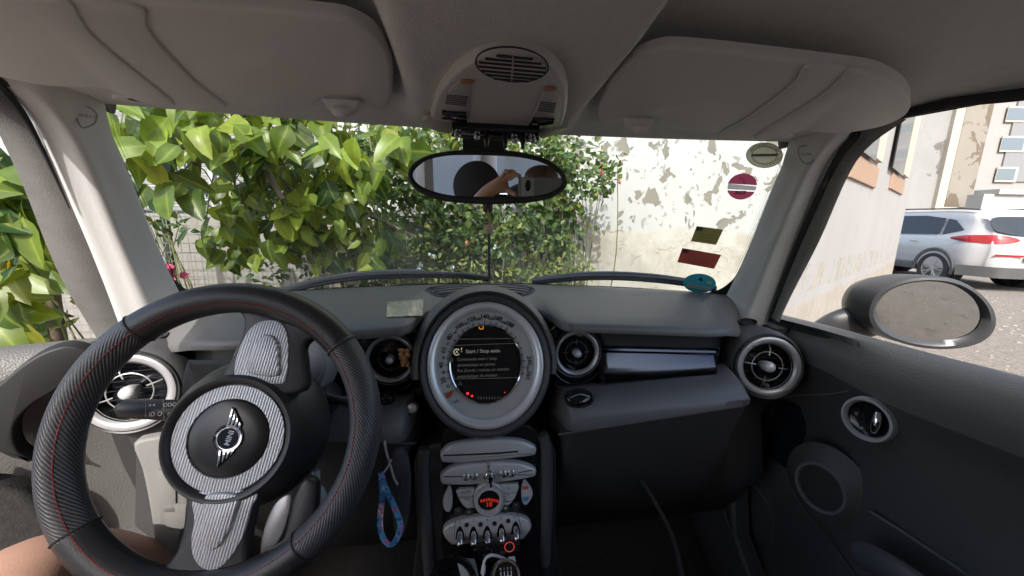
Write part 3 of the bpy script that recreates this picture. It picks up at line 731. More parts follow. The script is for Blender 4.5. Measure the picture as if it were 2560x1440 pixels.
for dg in (129, 215, 307, 37):
    mb = MB(); q = math.radians(dg); d = WA * math.cos(q) + WB * math.sin(q)
    mb.tube([WC + d * (RM + RT_ * 1.02 * math.cos(t)) + WN * (RT_ * 1.07 * math.sin(t)) for t in [2 * math.pi * k / 24 for k in range(24)]], .0014, 5, True); obj('cover_seam', mb, m_rub, wheel)
HC = wl(.009, -.006); HAB = (WA, WB, WN)
mb = MB(); mb.lathe([(.094, -.078), (.1, -.062), (.0985, -.045), (.090, -.022), (.0815, -.008), (.0770, .002), (.0735, .007), (.0695, .0065), (.0665, .002), (.0655, -.001), (.045, -.001), (.0447, -.003)], HC, WN, 96, ab=HAB)
obj('wheel_hub', mb, m_black, wheel, ang=60)
mb = MB(); mb.lathe([(.0645, -.0012), (.0640, .0018), (.0475, .0022), (.0468, .000)], HC, WN, 96, ab=HAB); obj('hub_ring', mb, m_carb1, wheel)
mb = MB(); mb.lathe([(.0462, -.001), (.0455, .0012), (.043, .0022), (.03, .0034), (.012, .0042), (0, .0044)], HC, WN, 64, ab=HAB); pad_ = obj('horn_pad', mb, mat('horn_black', (.016, .016, .017), .28), wheel)
def lg(x, y, h=.0052): return wp(400 + x / 4.8, 900 + y / 4.8, h)
mb = MB()
for pl in ([(868, 562), (905, 580), (1000, 760), (985, 830), (930, 850), (790, 815)], [(700, 1050), (910, 1050), (900, 1115), (800, 1200), (700, 1290), (672, 1285)]):
    mb.prism([lg(a, b, .0036) for a, b in pl], WN, .0016, .0005)
c = lg(832, 935, .0030); mb.lathe([(.0172, -.001), (.0172, .0022), (0, .0024)], c, WN, 40, ab=HAB)
bd = obj('emblem', mb, m_gloss, wheel, ang=30)
mb = MB()
for pl in ([(802, 800), (836, 792), (890, 620), (868, 580)], [(850, 787), (882, 787), (917, 682), (898, 645)], [(897, 790), (926, 792), (950, 725), (930, 690)], [(940, 802), (968, 812), (980, 768), (958, 742)],
           [(715, 1070), (742, 1075), (722, 1240), (690, 1278)], [(765, 1082), (797, 1082), (768, 1210), (745, 1232)], [(817, 1080), (848, 1078), (818, 1168), (795, 1186)], [(865, 1076), (900, 1062), (882, 1112), (848, 1142)]):
    mb.prism([lg(a, b, .0050) for a, b in pl], WN, .0012, .0003)
mb.lathe([(.0118, .0018), (.0122, .0030), (.0128, .0030), (.0131, .0022), (.0136, .0030), (.0155, .0034), (.0163, .0015)], c, WN, 48, ab=HAB)
obj('emblem_wings', mb, m_chrome, bd, ang=30)
mb = MB(); yd_ = (lg(800, 935) - lg(880, 945)); xd_ = (lg(868, 850) - lg(800, 1030)).normalized(); yd_ = (yd_ - xd_ * yd_.dot(xd_)).normalized()
mb.text('MINI', .0088, lg(834, 936, .0058), xd_, yd_, .0003, bold=.0002); obj('emblem_lettering', mb, m_chrome, bd, smooth=False, weld=False)
# spokes
mb = MB(); H = -.012
def wps(pl, h, n=4): return spl([wp(a, b, h) for a, b in pl], n, True)
mb.prism(wps([(540, 765), (600, 778), (622, 800), (618, 840), (598, 890), (575, 950), (660, 990), (770, 975), (775, 910), (772, 870), (790, 850), (830, 840), (800, 800), (700, 755), (610, 745)], -.016), WN, .016, .006, seg=3)
sp1 = obj('wheel_spoke', mb, m_leather, wheel, ang=50)
mb = MB(); mb.prism(wps([(588, 930), (594, 890), (612, 845), (634, 815), (662, 802), (692, 802), (712, 816), (722, 850), (722, 900), (718, 940), (700, 960), (600, 950)], -.0005), WN, .0022, .001)
mb.prism(wps([(622, 930), (630, 885), (644, 855), (664, 838), (684, 840), (698, 862), (700, 900), (696, 940)], .0015), WN, .0045, .0024)
obj('spoke_insert', mb, m_carb1, sp1, ang=50)
mb = MB()
mb.prism(wps([(492, 1225), (478, 1300), (468, 1350), (430, 1405), (350, 1440), (380, 1475), (560, 1490), (700, 1450), (640, 1400), (636, 1330), (648, 1270), (650, 1220), (560, 1200)], -.016), WN, .016, .006, seg=3)
mb.prism(wps([(770, 1190), (745, 1235), (732, 1290), (715, 1345), (680, 1385), (650, 1398), (690, 1430), (760, 1390), (790, 1330), (800, 1260), (800, 1200)], -.018), WN, .014, .005)
sp2 = obj('wheel_spoke', mb, m_leather, wheel, ang=50)
mb = MB(); mb.prism(wps([(494, 1230), (488, 1300), (481, 1345), (484, 1385), (500, 1412), (525, 1424), (555, 1415), (590, 1375), (615, 1325), (630, 1270), (636, 1228)], -.0005), WN, .0022, .001)
mb.prism(wps([(520, 1235), (512, 1290), (506, 1330), (512, 1360), (530, 1372), (552, 1362), (575, 1325), (592, 1280), (600, 1235)], .0015), WN, .0045, .0024)
obj('spoke_insert', mb, m_carb1, sp2, ang=50)
mb = MB(); mb.prism(wps([(716, 1236), (732, 1240), (724, 1290), (703, 1345), (668, 1384), (655, 1378), (664, 1320), (688, 1262)], -.024), WN, .006, .002); obj('spoke_trim', mb, m_satin, sp2)

# ---------------- column, stalks
mb = MB(); cdir = -WN
mb.tube([HC - WN * .05, HC - WN * .09, HC - WN * .17, HC - WN * .26], [.060, .066, .070, .075], 28)
col = obj('steering_column', mb, m_black, car)
# left stalk
def stalk(name, pts, rad, syms):
    mb = MB(); mb.tube(spl(pts, 5), rad, 14, flat=.72); s_ = obj(name, mb, m_black, car); return s_
p0, p1 = Y(425, 1025, .55), Y(288, 1020, .545)
pts = [lerp(p0, p1, t) for t in (-.6, 0, .3, .55, .8, 1.0)]; rr = []
ST_ = spl(pts, 5); rr = [lerp(.0155, .013, k / (len(ST_) - 1)) if k < len(ST_) - 4 else .013 * (1 - .2 * (k - len(ST_) + 5)) for k in range(len(ST_))]
mb = MB(); mb.tube(ST_, rr, 16, flat=.95); ls = obj('indicator_stalk', mb, m_black, car)
mb = MB()
def spt(px, py): return Y(px, py, .529)
for px, t in ((363, 1), (408, 1)): mb.tube([Y(px, 1001, .532), Y(px + 1, 1025, .529), Y(px + 2, 1052, .532)], .0005, 4)
mb.text('o o', .006, spt(380, 1012), (1, 0, .03), (0, .3, 1), .0001); mb.text('- ID O', .008, spt(384, 1036), (1, 0, .03), (0, .3, 1), .0001); mb.text('ODO', .007, spt(425, 1012), (1, 0, .03), (0, .3, 1), .0001); mb.text('M', .006, spt(423, 1035), (1, 0, .03), (0, .3, 1), .0001)
obj('stalk_symbol', mb, m_white, ls, smooth=False, weld=False)
p0, p1 = Y(800, 990, .58), Y(890, 1008, .57)
mb = MB(); mb.lathe([(.0, .028), (.018, .026), (.024, .01), (.026, -.03)], Y(812, 1000, .60), (.3, -1, .2), 28); mb.tube([p0, lerp(p0, p1, .5), p1, p1 + (p1 - p0) * .3], [.008, .007, .009, .007], 12); obj('wiper_stalk', mb, m_black, car)
# key slot pod, start button
mb = MB(); c = Y(968, 996, .655); mb.lathe([(0, .012), (.010, .010), (.014, .003), (.015, -.01)], c, (.1, -1, .3), 24); obj('trip_button', mb, m_gloss, car)
mb = MB(); c = Y(990, 1035, .652); mb.lathe([(0, .004), (.012, .004), (.016, .010), (.022, .010), (.026, .002), (.027, -.02)], c, (.05, -1, .45), 36, 1, .75); ks = obj('key_slot', mb, m_gloss, car)
mb = MB(); c2 = Y(1030, 1020, .65); mb.lathe([(.013, -.006), (.0125, .004), (.010, .005), (.009, .003)], c2, (0, -1, .35), 28); sbn = obj('start_button', mb, m_black, car)
mb = MB(); mb.lathe([(.009, .0), (.0085, .005), (.004, .0065), (0, .0068)], c2, (0, -1, .35), 24); obj('button_cap', mb, m_satin, sbn)
# gauge behind the wheel (rev counter) and shroud in front of the dash
mb = MB(); c = V((-.335, .60, -.235)); mb.lathe([(.060, -.004), (.064, .004), (.070, .004), (.073, -.004), (.072, -.05)], c, V((0, -.94, .34)), 48); rc = obj('rev_counter', mb, m_satin, car)
mb = MB(); mb.lathe([(.062, -.003), (0, -.003)], c, V((0, -.94, .34)), 40); obj('counter_face', mb, m_dial, rc)
mb = MB(); mb.prism(spl([Y(a, b, .60) for a, b in [(497, 910), (520, 903), (600, 905), (640, 925), (640, 1000), (495, 1000)]], 3, True), (0, -.9, .4), .03, .006); obj('column_shroud', mb, m_dash, car)
mb = MB(); c = Y(790, 1248, .56); mb.ball(c, (.017, .013, .028), 20, 14); mb.tube([c + V((0, .004, .022)), c + V((0, .01, .045))], .006, 8); obj('adjuster_lever', mb, m_dial, car)

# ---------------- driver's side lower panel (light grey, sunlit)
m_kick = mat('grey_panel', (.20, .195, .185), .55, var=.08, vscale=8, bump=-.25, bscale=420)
def kp(px, py): return PL(px, py, V((-.50, .66, -.45)), V((.35, -.93, .1)))
mb = MB(); mb.prism(spl([kp(a, b) for a, b in [(345, 1098), (400, 1080), (460, 1075), (480, 1100), (480, 1250), (450, 1360), (432, 1420), (398, 1440), (400, 1380), (385, 1260), (365, 1160)]], 3, True), V((.35, -.93, .1)), .02, .006, seg=3)
kpn = obj('fuse_panel', mb, m_kick, dash)
mb = MB()
for a, b, c, d in ((405, 1158, 450, 1262), (416, 1240, 480, 1300)): mb.prism([kp(a, b) + V((.35, -.93, .1)) * .0195, kp(c, b) + V((.35, -.93, .1)) * .0195, kp(c, d) + V((.35, -.93, .1)) * .0195, kp(a + 12, d) + V((.35, -.93, .1)) * .0195], V((.35, -.93, .1)), .004, .0012)
obj('fuse_cover', mb, m_kick, kpn)

# ---------------- centre stack
K0 = V((0, .628, -.42)); KN = V((0, -.985, .13)).normalized()
def kk(px, py, l=0): return PL(px, py, K0 + KN * l, KN)
def zq(x, y, l=0): return kk(900 + x / 3.6, 1040 + y / 3.6, l)
mb = MB(); mb.prism(spl([kk(a, b, -.05) for a, b in [(1062, 1480), (1050, 1300), (1042, 1150), (1048, 1110), (1085, 1085), (1150, 1078), (1220, 1076), (1290, 1072), (1345, 1070), (1368, 1085), (1378, 1130), (1376, 1300), (1372, 1480)]], 3, True), KN, .045, .006, seg=3)
stack = obj('centre_stack', mb, m_black, car)
for xs_ in ([(1060, 1120), (1058, 1200), (1066, 1330), (1078, 1460)], [(1356, 1085), (1366, 1130), (1366, 1300), (1358, 1460)]):
    mb = MB(); pth = spl([kk(a, b, -.004) for a, b in xs_], 6); mb.tube(pth, .0115, 14); obj('stack_pillar', mb, m_dash, stack)
mb = MB(); mb.prism(spl([zq(*p, -.006) for p in [(740, 150), (760, 600), (800, 1400), (1560, 1400), (1600, 600), (1590, 130), (1300, 80), (1000, 90)]], 3, True), KN, .004, .002); obj('control_panel', mb, m_screen, stack)
def zprism(name, pts, m, parent, l0, th, bev, n=3, ang=45, lin=False):
    mb = MB(); P = [zq(x, y, l0) for x, y in pts]; mb.prism(P if lin else spl(P, n, True), KN, th, bev, seg=3); return obj(name, mb, m, parent, ang=ang)
b1 = zprism('disc_slot', [(724, 320), (740, 290), (800, 235), (900, 210), (1050, 192), (1200, 182), (1380, 185), (1480, 205), (1555, 240), (1576, 265), (1570, 300), (1545, 325), (1350, 350), (1050, 378), (900, 388), (770, 388), (735, 370)], m_silver, stack, -.004, .016, .006)
mb = MB(); mb.prism([zq(*p, .0105) for p in [(748, 345), (1000, 335), (1250, 322), (1420, 308), (1425, 322), (1250, 338), (1000, 350), (750, 358)]], KN, .0022, .0004); obj('slot_opening', mb, m_ink, b1)
mb = MB(); mb.prism([zq(*p, .011) for p in [(1425, 310), (1565, 288), (1560, 305), (1425, 328)]], KN, .003, .0008); obj('eject_button', mb, m_silver, b1)
b2 = zprism('radio_bar', [(724, 520), (740, 490), (800, 440), (900, 410), (1050, 395), (1200, 385), (1380, 385), (1480, 405), (1555, 435), (1576, 460), (1570, 490), (1545, 515), (1350, 550), (1050, 580), (900, 585), (770, 582), (735, 565)], m_silver, stack, -.004, .016, .006)
mb = MB(); mb.tube([zq(750, 548, .0125), zq(920, 546, .0125)], .0009, 5); mb.tube([zq(1420, 512, .0125), zq(1550, 488, .0125)], .0009, 5); obj('button_gap', mb, m_ink, b2)
for x, y in ((955, 545), (1030, 540), (1290, 518), (1362, 513)):
    mb = MB(); mb.lathe([(.0075, 0), (.0072, .003), (.0058, .004), (.0052, .006), (.0035, .009), (0, .010)], zq(x, y, .011), KN, 20); obj('radio_knob', mb, m_chrome, b2)
mb = MB(); mb.prism(spl([zq(*p, .008) for p in [(1155, 405), (1185, 470), (1215, 510), (1205, 560), (1160, 580), (1120, 555), (1115, 500), (1135, 450)]], 3, True), KN, .008, .004); obj('volume_base', mb, m_silver, b2)
mb = MB(); c = zq(1162, 530, .014); mb.lathe([(.0118, 0), (.0115, .006), (.010, .008), (.0085, .008), (.008, .014), (.006, .017), (0, .0175)], c, KN, 28); mb.tube([c + KN * .012, c + KN * .012 + V((.001, -.004, -.014))], [.005, .004], 10); obj('volume_knob', mb, m_chrome, b2)
hv = zprism('climate_panel', [(1165, 580), (1240, 590), (1290, 640), (1300, 740), (1270, 830), (1200, 870), (1110, 862), (1040, 800), (1018, 720), (1040, 640), (1100, 590)], m_silver, stack, -.004, .010, .004)
hc = zq(1158, 750, .006); hx = (zq(1290, 745, .006) - zq(1026, 755, .006)).length / 2; hy = (zq(1158, 620, .006) - zq(1158, 884, .006)).length / 2
mb = MB(); mb.lathe([(.72, -.002), (.74, .006), (.80, .009), (.92, .009), (.98, .006), (1.0, 0), (1.0, -.006)], hc, KN, 56, hx, hy, ab=(V((1, 0, 0)), KN.cross(V((1, 0, 0))), KN)); obj('climate_ring', mb, m_silver, hv)
mb = MB(); mb.lathe([(.73, .0005), (0, .0005)], hc, KN, 48, hx, hy, ab=(V((1, 0, 0)), KN.cross(V((1, 0, 0))), KN)); ds = obj('climate_display', mb, m_screen, hv)
mb = MB(); kx = V((1, 0, 0)); ky = KN.cross(kx); ky = ky if ky.z > 0 else -ky
for k in range(7):
    x = 1082 + k * 24; mb.prism([zq(x, 750 + abs(k - 3) * 4 + 14, .0072), zq(x + 16, 750 + abs(k - 3) * 4 + 14, .0072), zq(x + 17, 742 + abs(k - 3) * 5 - 4, .0072), zq(x + 1, 742 + abs(k - 3) * 5 - 4, .0072)], KN, .0003)
mb.text('10', .0125, zq(1160, 798, .0074), kx, ky, .0002, bold=.0003); obj('display_digit', mb, m_hred, ds, smooth=False, weld=False)
for pts in ([(865, 660), (900, 640), (1030, 632), (1018, 690), (1012, 702), (885, 712)], [(888, 722), (1010, 712), (1022, 770), (1030, 805), (960, 808), (925, 780)], [(1262, 598), (1420, 592), (1425, 625), (1412, 660), (1296, 678), (1285, 640)], [(1298, 688), (1408, 670), (1390, 715), (1372, 740), (1296, 752)], [(1294, 760), (1368, 748), (1335, 780), (1290, 782)]):
    zprism('climate_button', pts, m_silver, hv, -.003, .0085, .0022, lin=True)
mb = MB()
mb.text('AUTO', .0065, zq(955, 684, .0062), kx, ky, .0001); mb.text('MAX', .0055, zq(965, 750, .0062), kx, ky, .0001)
for x, y in ((1342, 645), (1342, 710), (1325, 762)): mb.tube([zq(x - 10, y - 8, .006), zq(x - 8, y + 10, .006), zq(x + 8, y + 10, .006)], .0005, 4)
obj('button_symbol', mb, m_ink, hv, smooth=False, weld=False)
fan = [zprism('fan_rocker', [(800, 618), (822, 640), (834, 720), (828, 800), (805, 840), (768, 830), (748, 780), (748, 740), (770, 670)], m_silver, stack, -.003, .009, .003), zprism('temperature_rocker', [(1478, 562), (1505, 590), (1540, 640), (1548, 690), (1525, 740), (1490, 778), (1458, 760), (1450, 690), (1455, 620)], m_silver, stack, -.003, .009, .003)]
mb = MB(); mb.prism([zq(*p, .0052) for p in [(1462, 632), (1510, 628), (1510, 656), (1464, 660)]], KN, .0014, .0003); obj('hot_mark', mb, mat('mark_red', (.6, .10, .06), .4), fan[1])
mb = MB(); mb.prism([zq(*p, .0052) for p in [(1460, 728), (1520, 720), (1510, 758), (1475, 770)]], KN, .0014, .0003); obj('cold_mark', mb, mat('mark_blue', (.10, .25, .5), .4), fan[1])
for x, y, g_ in ((885, 852, 0), (982, 865, 0), (1310, 830, 1), (1405, 800, 0)):
    mb = MB(); mb.lathe([(.0078, 0), (.0076, .003), (.006, .004), (0, .0045)], zq(x, y, -.003), KN, 20); bb = obj('seat_heat_button', mb, m_black, stack)
    mb = MB(); mb.text('U', .005, zq(x, y, .0022), kx, ky, .0001); obj('button_icon', mb, mat('icon_green', (.2, .5, .2), .5, emit=(.3, .9, .3), estr=.2) if g_ else m_white, bb, smooth=False, weld=False)
tg = zprism('toggle_panel', [(748, 1010), (770, 960), (850, 915), (1000, 882), (1150, 868), (1300, 865), (1420, 872), (1500, 900), (1532, 940), (1525, 985), (1480, 1045), (1440, 1072), (1250, 1095), (1000, 1108), (855, 1118), (820, 1112), (775, 1065)], m_silver, stack, -.002, .014, .005)
for x, y in ((900, 1050), (1022, 1050), (1145, 1045), (1272, 1025), (1400, 1005)):
    mb = MB(); mb.prism(spl([zq(x + dx, y + dy, .0105) for dx, dy in [(0, -65), (-30, -25), (-42, 40), (-38, 58), (38, 56), (42, 40), (28, -25)]], 3, True), KN, .002, .0008); sl_ = obj('toggle_slot', mb, m_gloss, tg)
    mb = MB(); c = zq(x, y - 5, .012); mb.tube([c, c + KN * .008 - ky * .004, c + KN * .014 - ky * .010], [.004, .0055, .0062], 12); mb.ball(c + KN * .0145 - ky * .011, .0065); obj('toggle_lever', mb, m_chrome, sl_)
mb = MB()
for x, y in ((960, 975), (1085, 972), (1210, 962), (1333, 940)): mb.lathe([(.0044, 0), (.004, .0025), (0, .003)], zq(x, y, .011), KN, 14)
for x, y, t in ((895, 958, 'w'), (1022, 942, 'D'), (1145, 935, '8'), (1268, 922, 'D'), (1390, 912, 'w'), (1470, 942, '~'), (810, 1005, 'w')): mb.text(t, .0062, zq(x, y, .0122), kx, ky, .0001)
mb.tube([zq(858, 945, .0122), zq(850, 1040, .0122), zq(840, 1125, .0112)], .0006, 4); mb.tube([zq(1415, 872, .0122), zq(1440, 960, .0122), zq(1465, 1060, .0112)], .0006, 4)
obj('toggle_symbol', mb, m_ink, tg, smooth=False, weld=False)
# ---------------- tunnel console, shifter
mb = MB(); mb.prism([V((x, .62, z)) for x, z in [(-.135, -1.0), (-.128, -.70), (-.12, -.665), (.12, -.665), (.132, -.70), (.14, -1.0)]], (0, -1, 0), 1.0, .01)
tun = obj('tunnel_console', mb, m_black, car)
mb = MB(); mb.prism([V((x, .60, z)) for x, z in [(-.10, -.70), (-.10, -.655), (.10, -.655), (.10, -.70)]], (0, -1, 0), .30, .006); tray = obj('console_tray', mb, m_screen, tun)
# cup holder ring
mb = MB(); c = Y(1130, 1448, .50); mb.lathe([(.030, -.05), (.031, -.004), (.034, .0), (.037, -.001), (.039, -.006), (.040, -.10)], c, V((0, -.25, 1)), 48); mb.lathe([(.030, -.03), (0, -.03)], c, V((0, -.25, 1)), 30); obj('cup_holder', mb, m_gloss, tun)
# gear lever
c = Y(1265, 1442, .44); gn = V((-.03, -.62, .78)).normalized()
mb = MB(); mb.tube([c - gn * .02, c - gn * .06 + V((0, .01, -.03)), V((c.x, c.y + .06, -.70))], [.014, .010, .03], 16); gl = obj('gear_lever', mb, m_leather, car)
mb = MB(); mb.lathe([(.012, -.032), (.020, -.02), (.0225, -.006), (.0215, .004), (.019, .007), (.0165, .006), (.0160, .004), (0, .006)], c, gn, 40); kb = obj('gear_knob', mb, m_gloss, gl)
mb = MB(); mb.lathe([(.0163, .005), (.0168, .008), (.0195, .0085), (.0212, .006), (.0215, .003)], c, gn, 48); obj('knob_ring', mb, m_chrome, kb)
mb = MB(); ga_ = V((1, 0, 0)); gb_ = gn.cross(ga_); gb_ = gb_ if gb_.z > 0 else -gb_
def gp_(x, y): return c + ga_ * x + gb_ * y + gn * .0066
for x in (-.0075, -.0025, .0025, .0075): mb.tube([gp_(x, -.006 if x < .004 else 0), gp_(x, .006)], .0006, 5)
mb.tube([gp_(-.0075, 0), gp_(.0075, 0)], .0006, 5)
for x, y, t in ((-.0075, .0088, 'R'), (-.0025, .0088, '1'), (.0025, .0088, '3'), (.0075, .0088, '5'), (-.0025, -.0088, '2'), (.0025, -.0088, '4'), (.0075, -.0088, '6')): mb.text(t, .0042, gp_(x, y), ga_, gb_, .0001)
obj('shift_pattern', mb, m_white, kb, smooth=False, weld=False)

# ---------------- floor, firewall, sills
mb = MB(); mb.grid([[V((x, y, z)) for x in (-.72, -.14, .14, .72)] for y, z in ((-1.75, -.85), (-.5, -.98), (.75, -1.0), (.98, -.85), (1.05, -.60), (1.03, -.22))])
mb.box((0, -.3, -1.03), (1.44, 2.9, .04))
obj('floor_carpet', mb, m_carpet, car)
for s in (-1, 1):
    mb = MB(); mb.prism([V((s * .70, y, z)) for y, z in [(1.0, -.98), (1.0, -.35), (.86, -.45), (.78, -.62), (.74, -.80), (.66, -.88), (-.6, -.88), (-.6, -1.02)]], (-s, 0, 0), .045, .012, seg=3); kpn2 = obj('kick_panel', mb, m_door if s > 0 else m_rub, car)
    if s > 0:
        mb = MB(); cc = X(1867, 1287, .652); mb.lathe([(.064, 0), (.0648, .0012), (.0660, .0012), (.0668, 0)], cc, (-1, -.15, .05), 48, 1.05, 1.25); obj('kick_speaker_ring', mb, m_door, kpn2)
# carpet edge running down the passenger footwell
mb = MB(); pth = [Y(1560, 1135, .72), Y(1590, 1180, .70), Y(1640, 1260, .66), Y(1680, 1340, .60), Y(1705, 1440, .52)]
mb.tube(spl(pth, 6), .005, 10); obj('carpet_edge', mb, m_carpet, car)

# ---------------- doors
def belt(y): return -.183 - .05 * y
DP = [(.742, -.206), (.728, -.2035), (.712, -.2025), (.690, -.2065), (.668, -.220), (.656, -.240), (.653, -.262), (.660, -.290), (.671, -.318), (.675, -.335), (.6755, -.345), (.6765, -.36), (.680, -.46), (.678, -.58), (.668, -.66), (.658, -.72), (.660, -.82), (.675, -.93)]
def door_panel(s, T, y0=.86, y1=-.46, fa=.062):
    mb = MB(); rows = []
    for k in range(67):
        y = lerp(y0, y1, k / 66); dz = belt(y) + .203
        fr = ss(.44, .70, y)
        row = []
        for x, z in DP:
            xx = x + fa * fr * (1 if z < -.21 else .4)
            ar = ss(.45, .30, y) * (math.exp(-((z + .60) / .05) ** 2) * .05 if z < -.4 else 0)     # armrest swelling
            row.append(T(V((s * (xx - ar), y, z + dz * (1 if z > -.5 else .5)))))
        rows.append(row)
    mb.grid(rows)
    return mb
I_ = lambda p: p
# right door (shut)
rd = obj('car_door', door_panel(1, I_), [m_door], car, ang=60)
rd['label'] = 'right door, shut, black inside'
def rx(px, py, x): return X(px, py, x)
mb = MB(); rows = []
for k in range(40):
    y = lerp(.80, -.46, k / 39); dz = belt(y) + .203
    fr = ss(.44, .70, y) * .062
    rows.append([V(((x - .0012 if z < -.22 else x) + fr * (1 if z < -.21 else .4), y, z + dz + (.0016 if z > -.23 else 0))) for x, z in DP[1:8]])
mb.grid(rows); obj('door_top', mb, m_doortop, rd, ang=60)
mb = MB(); mb.tube([V((.7265, y, belt(y) - .017)) for y in [lerp(.78, -.46, k / 20) for k in range(21)]], .006, 8); mb.tube([V((.738, y, belt(y) - .020)) for y in [lerp(.78, -.46, k / 20) for k in range(21)]], .0045, 8); obj('window_wiper_strip', mb, m_rub, rd)
c = X(2170, 1048, .664); dn = V((-.985, -.16, .03)).normalized()
mb = MB(); mb.lathe([(.030, -.004), (.0315, .004), (.034, .0075), (.0375, .007), (.039, .001), (.0395, -.006)], c, dn, 56); hr = obj('door_handle', mb, m_dial, rd)
mb = MB(); mb.lathe([(.0305, .0), (.026, -.003), (.012, -.005), (0, -.0055)], c, dn, 40); obj('handle_bowl', mb, m_gloss, hr)
ha, hb, _ = basis(dn); ha = ha if ha.y > 0 else -ha
mb = MB(); mb.tube(spl([c - ha * .012 + hb * .020 + dn * .001, c - ha * .014 + dn * .004, c - ha * .012 - hb * .018 + dn * .001], 6), [.004 + .0035 * math.sin(math.pi * k / 12) for k in range(13)], 10); obj('release_lever', mb, m_chrome, hr)
c = X(2052, 1218, .6665); mb = MB(); sn_ = V((-.97, -.22, 0)).normalized()
mb.lathe([(.038, .000), (.040, .004), (.0445, .005), (.048, .003), (.060, -.008), (.075, -.018)], c, sn_, 56, 1.02, 1.12); spk = obj('speaker_ring', mb, m_door, rd)
mb = MB(); mb.lathe([(.0385, .003), (.040, .0062), (.0440, .0066), (.0455, .004)], c, sn_, 56, 1.02, 1.12); obj('speaker_bezel', mb, m_bez, spk)
mb = MB(); mb.lathe([(.0385, .001), (0, .002)], c, sn_, 40, 1.02, 1.12); obj('speaker_mesh', mb, m_rub, spk)
mb = MB(); mb.tube(spl([X(a, b, .6745) for a, b in [(2248, 1042), (2330, 1054), (2430, 1076), (2560, 1110), (2700, 1152)]], 6), .0016, 6); obj('door_seam', mb, m_bez, rd); mb = MB(); mb.tube(spl([X(a, b, .660) for a, b in [(1905, 1005), (1990, 990), (2080, 985), (2120, 978)]], 5), .0012, 6); obj('door_seam', mb, m_dash, rd); mb = MB()
mb.tube(spl([X(a, b, .672) for a, b in [(2175, 1278), (2250, 1325), (2350, 1392), (2440, 1450)]], 6), .0026, 8); obj('door_seam', mb, m_bez, rd); mb = MB(); mb.tube(spl([X(a, b, .672) for a, b in [(1968, 1190), (1985, 1235), (2040, 1315), (2120, 1415), (2160, 1470)]], 6), .0013, 6)
obj('door_seam', mb, m_dash, rd)
mb = MB(); P_ = [X(2140, 1385, .60), X(2165, 1390, .60), X(2230, 1425, .585), X(2330, 1500, .57), X(2480, 1640, .56)]
mb.tube(spl(P_, 6), [.010 + .010 * min(1, k / 5) for k in range(25)], 14); obj('pull_handle', mb, mat('grip_grey', (.075, .08, .09), .35), rd)
mb = MB(); mb.prism([V((.748, y, z)) for y, z in [(.84, -.235), (.84, -.9), (-.5, -.95), (-.5, -.17), (.4, -.212)]], (-1, 0, 0), .008); obj('door_skin', mb, m_paint, rd)
# side window
mb = MB(); rows = []
for k in range(12):
    y = lerp(.76, -.46, k / 11); xr, zr = rail(min(.66, y)); top = min(zr + .012, lerp(-.22, .17, (.80 - y) / .26)) if y > .5 else zr + .012
    rows.append([V((lerp(.730, xr + .012, t), y, lerp(belt(y) - .03, top, t))) for t in [q / 6 for q in range(7)]])
mb.grid(rows); obj('window_pane', mb, m_wglass, rd)
# left door, standing open
HG = V((-.745, .80, 0)); OA = math.radians(-58)
def TL(p):
    d = p - HG; return V((HG.x + d.x * math.cos(OA) - d.y * math.sin(OA), HG.y + d.x * math.sin(OA) + d.y * math.cos(OA), p.z - .018))
m_doorL = mat('door_vinyl_sunlit', (.115, .112, .107), .5, var=.12, vscale=6, bump=-.6, bscale=330)  # lighter copy of the door vinyl, sunlight put into its colour
ld = obj('car_door', door_panel(-1, TL, fa=.02), [m_doorL], car, ang=60); ld['label'] = 'left door, swung open, inside toned as sunlit'
mb = MB(); mb.tube([TL(V((-.7265, y, belt(y) - .017))) for y in [lerp(.84, -.46, k / 20) for k in range(21)]], .007, 8); mb.tube([TL(V((-.740, y, belt(y) - .019))) for y in [lerp(.84, -.46, k / 20) for k in range(21)]], .005, 8); obj('window_wiper_strip', mb, m_rub, ld)
mb = MB(); mb.prism([TL(V((-.748, y, z))) for y, z in [(.84, -.235), (.84, -.9), (-.5, -.95), (-.5, -.17), (.4, -.212)]], TL(V((1, 0, 0))) - TL(V((0, 0, 0))), .008); obj('door_skin', mb, m_paint, ld)
def dl(px, py, off=0):                         # point on the open door's inner panel
    p0 = TL(V((-.672 + off, 0, 0))); n = (TL(V((1, 0, 0))) - TL(V((0, 0, 0)))); return PL(px, py, p0, n)
mb = MB(); mb.prism(spl([dl(a, b) for a, b in [(-60, 1190), (0, 1183), (60, 1192), (110, 1215), (160, 1290), (180, 1400), (170, 1520), (-60, 1560)]], 4, True), (TL(V((1, 0, 0))) - TL(V((0, 0, 0)))), .045, .012, seg=3)
obj('map_pocket', mb, m_carpet, ld)
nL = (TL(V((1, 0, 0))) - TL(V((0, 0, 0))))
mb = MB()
mb.prism(spl([dl(a, b) - nL * .004 for a, b in [(-80, 1000), (0, 957), (67, 902), (123, 868), (180, 852), (225, 862), (230, 885), (195, 925), (154, 957), (103, 988), (62, 1029), (54, 1070), (67, 1106), (98, 1128), (50, 1120), (0, 1098), (-80, 1085)]], 5, True), nL, .040, .004, seg=3); obj('shaded_door_insert', mb, mat('insert_shade_black', (.012, .012, .013), .6), ld)  # recess band of the door; its shadow is put into the near-black colour

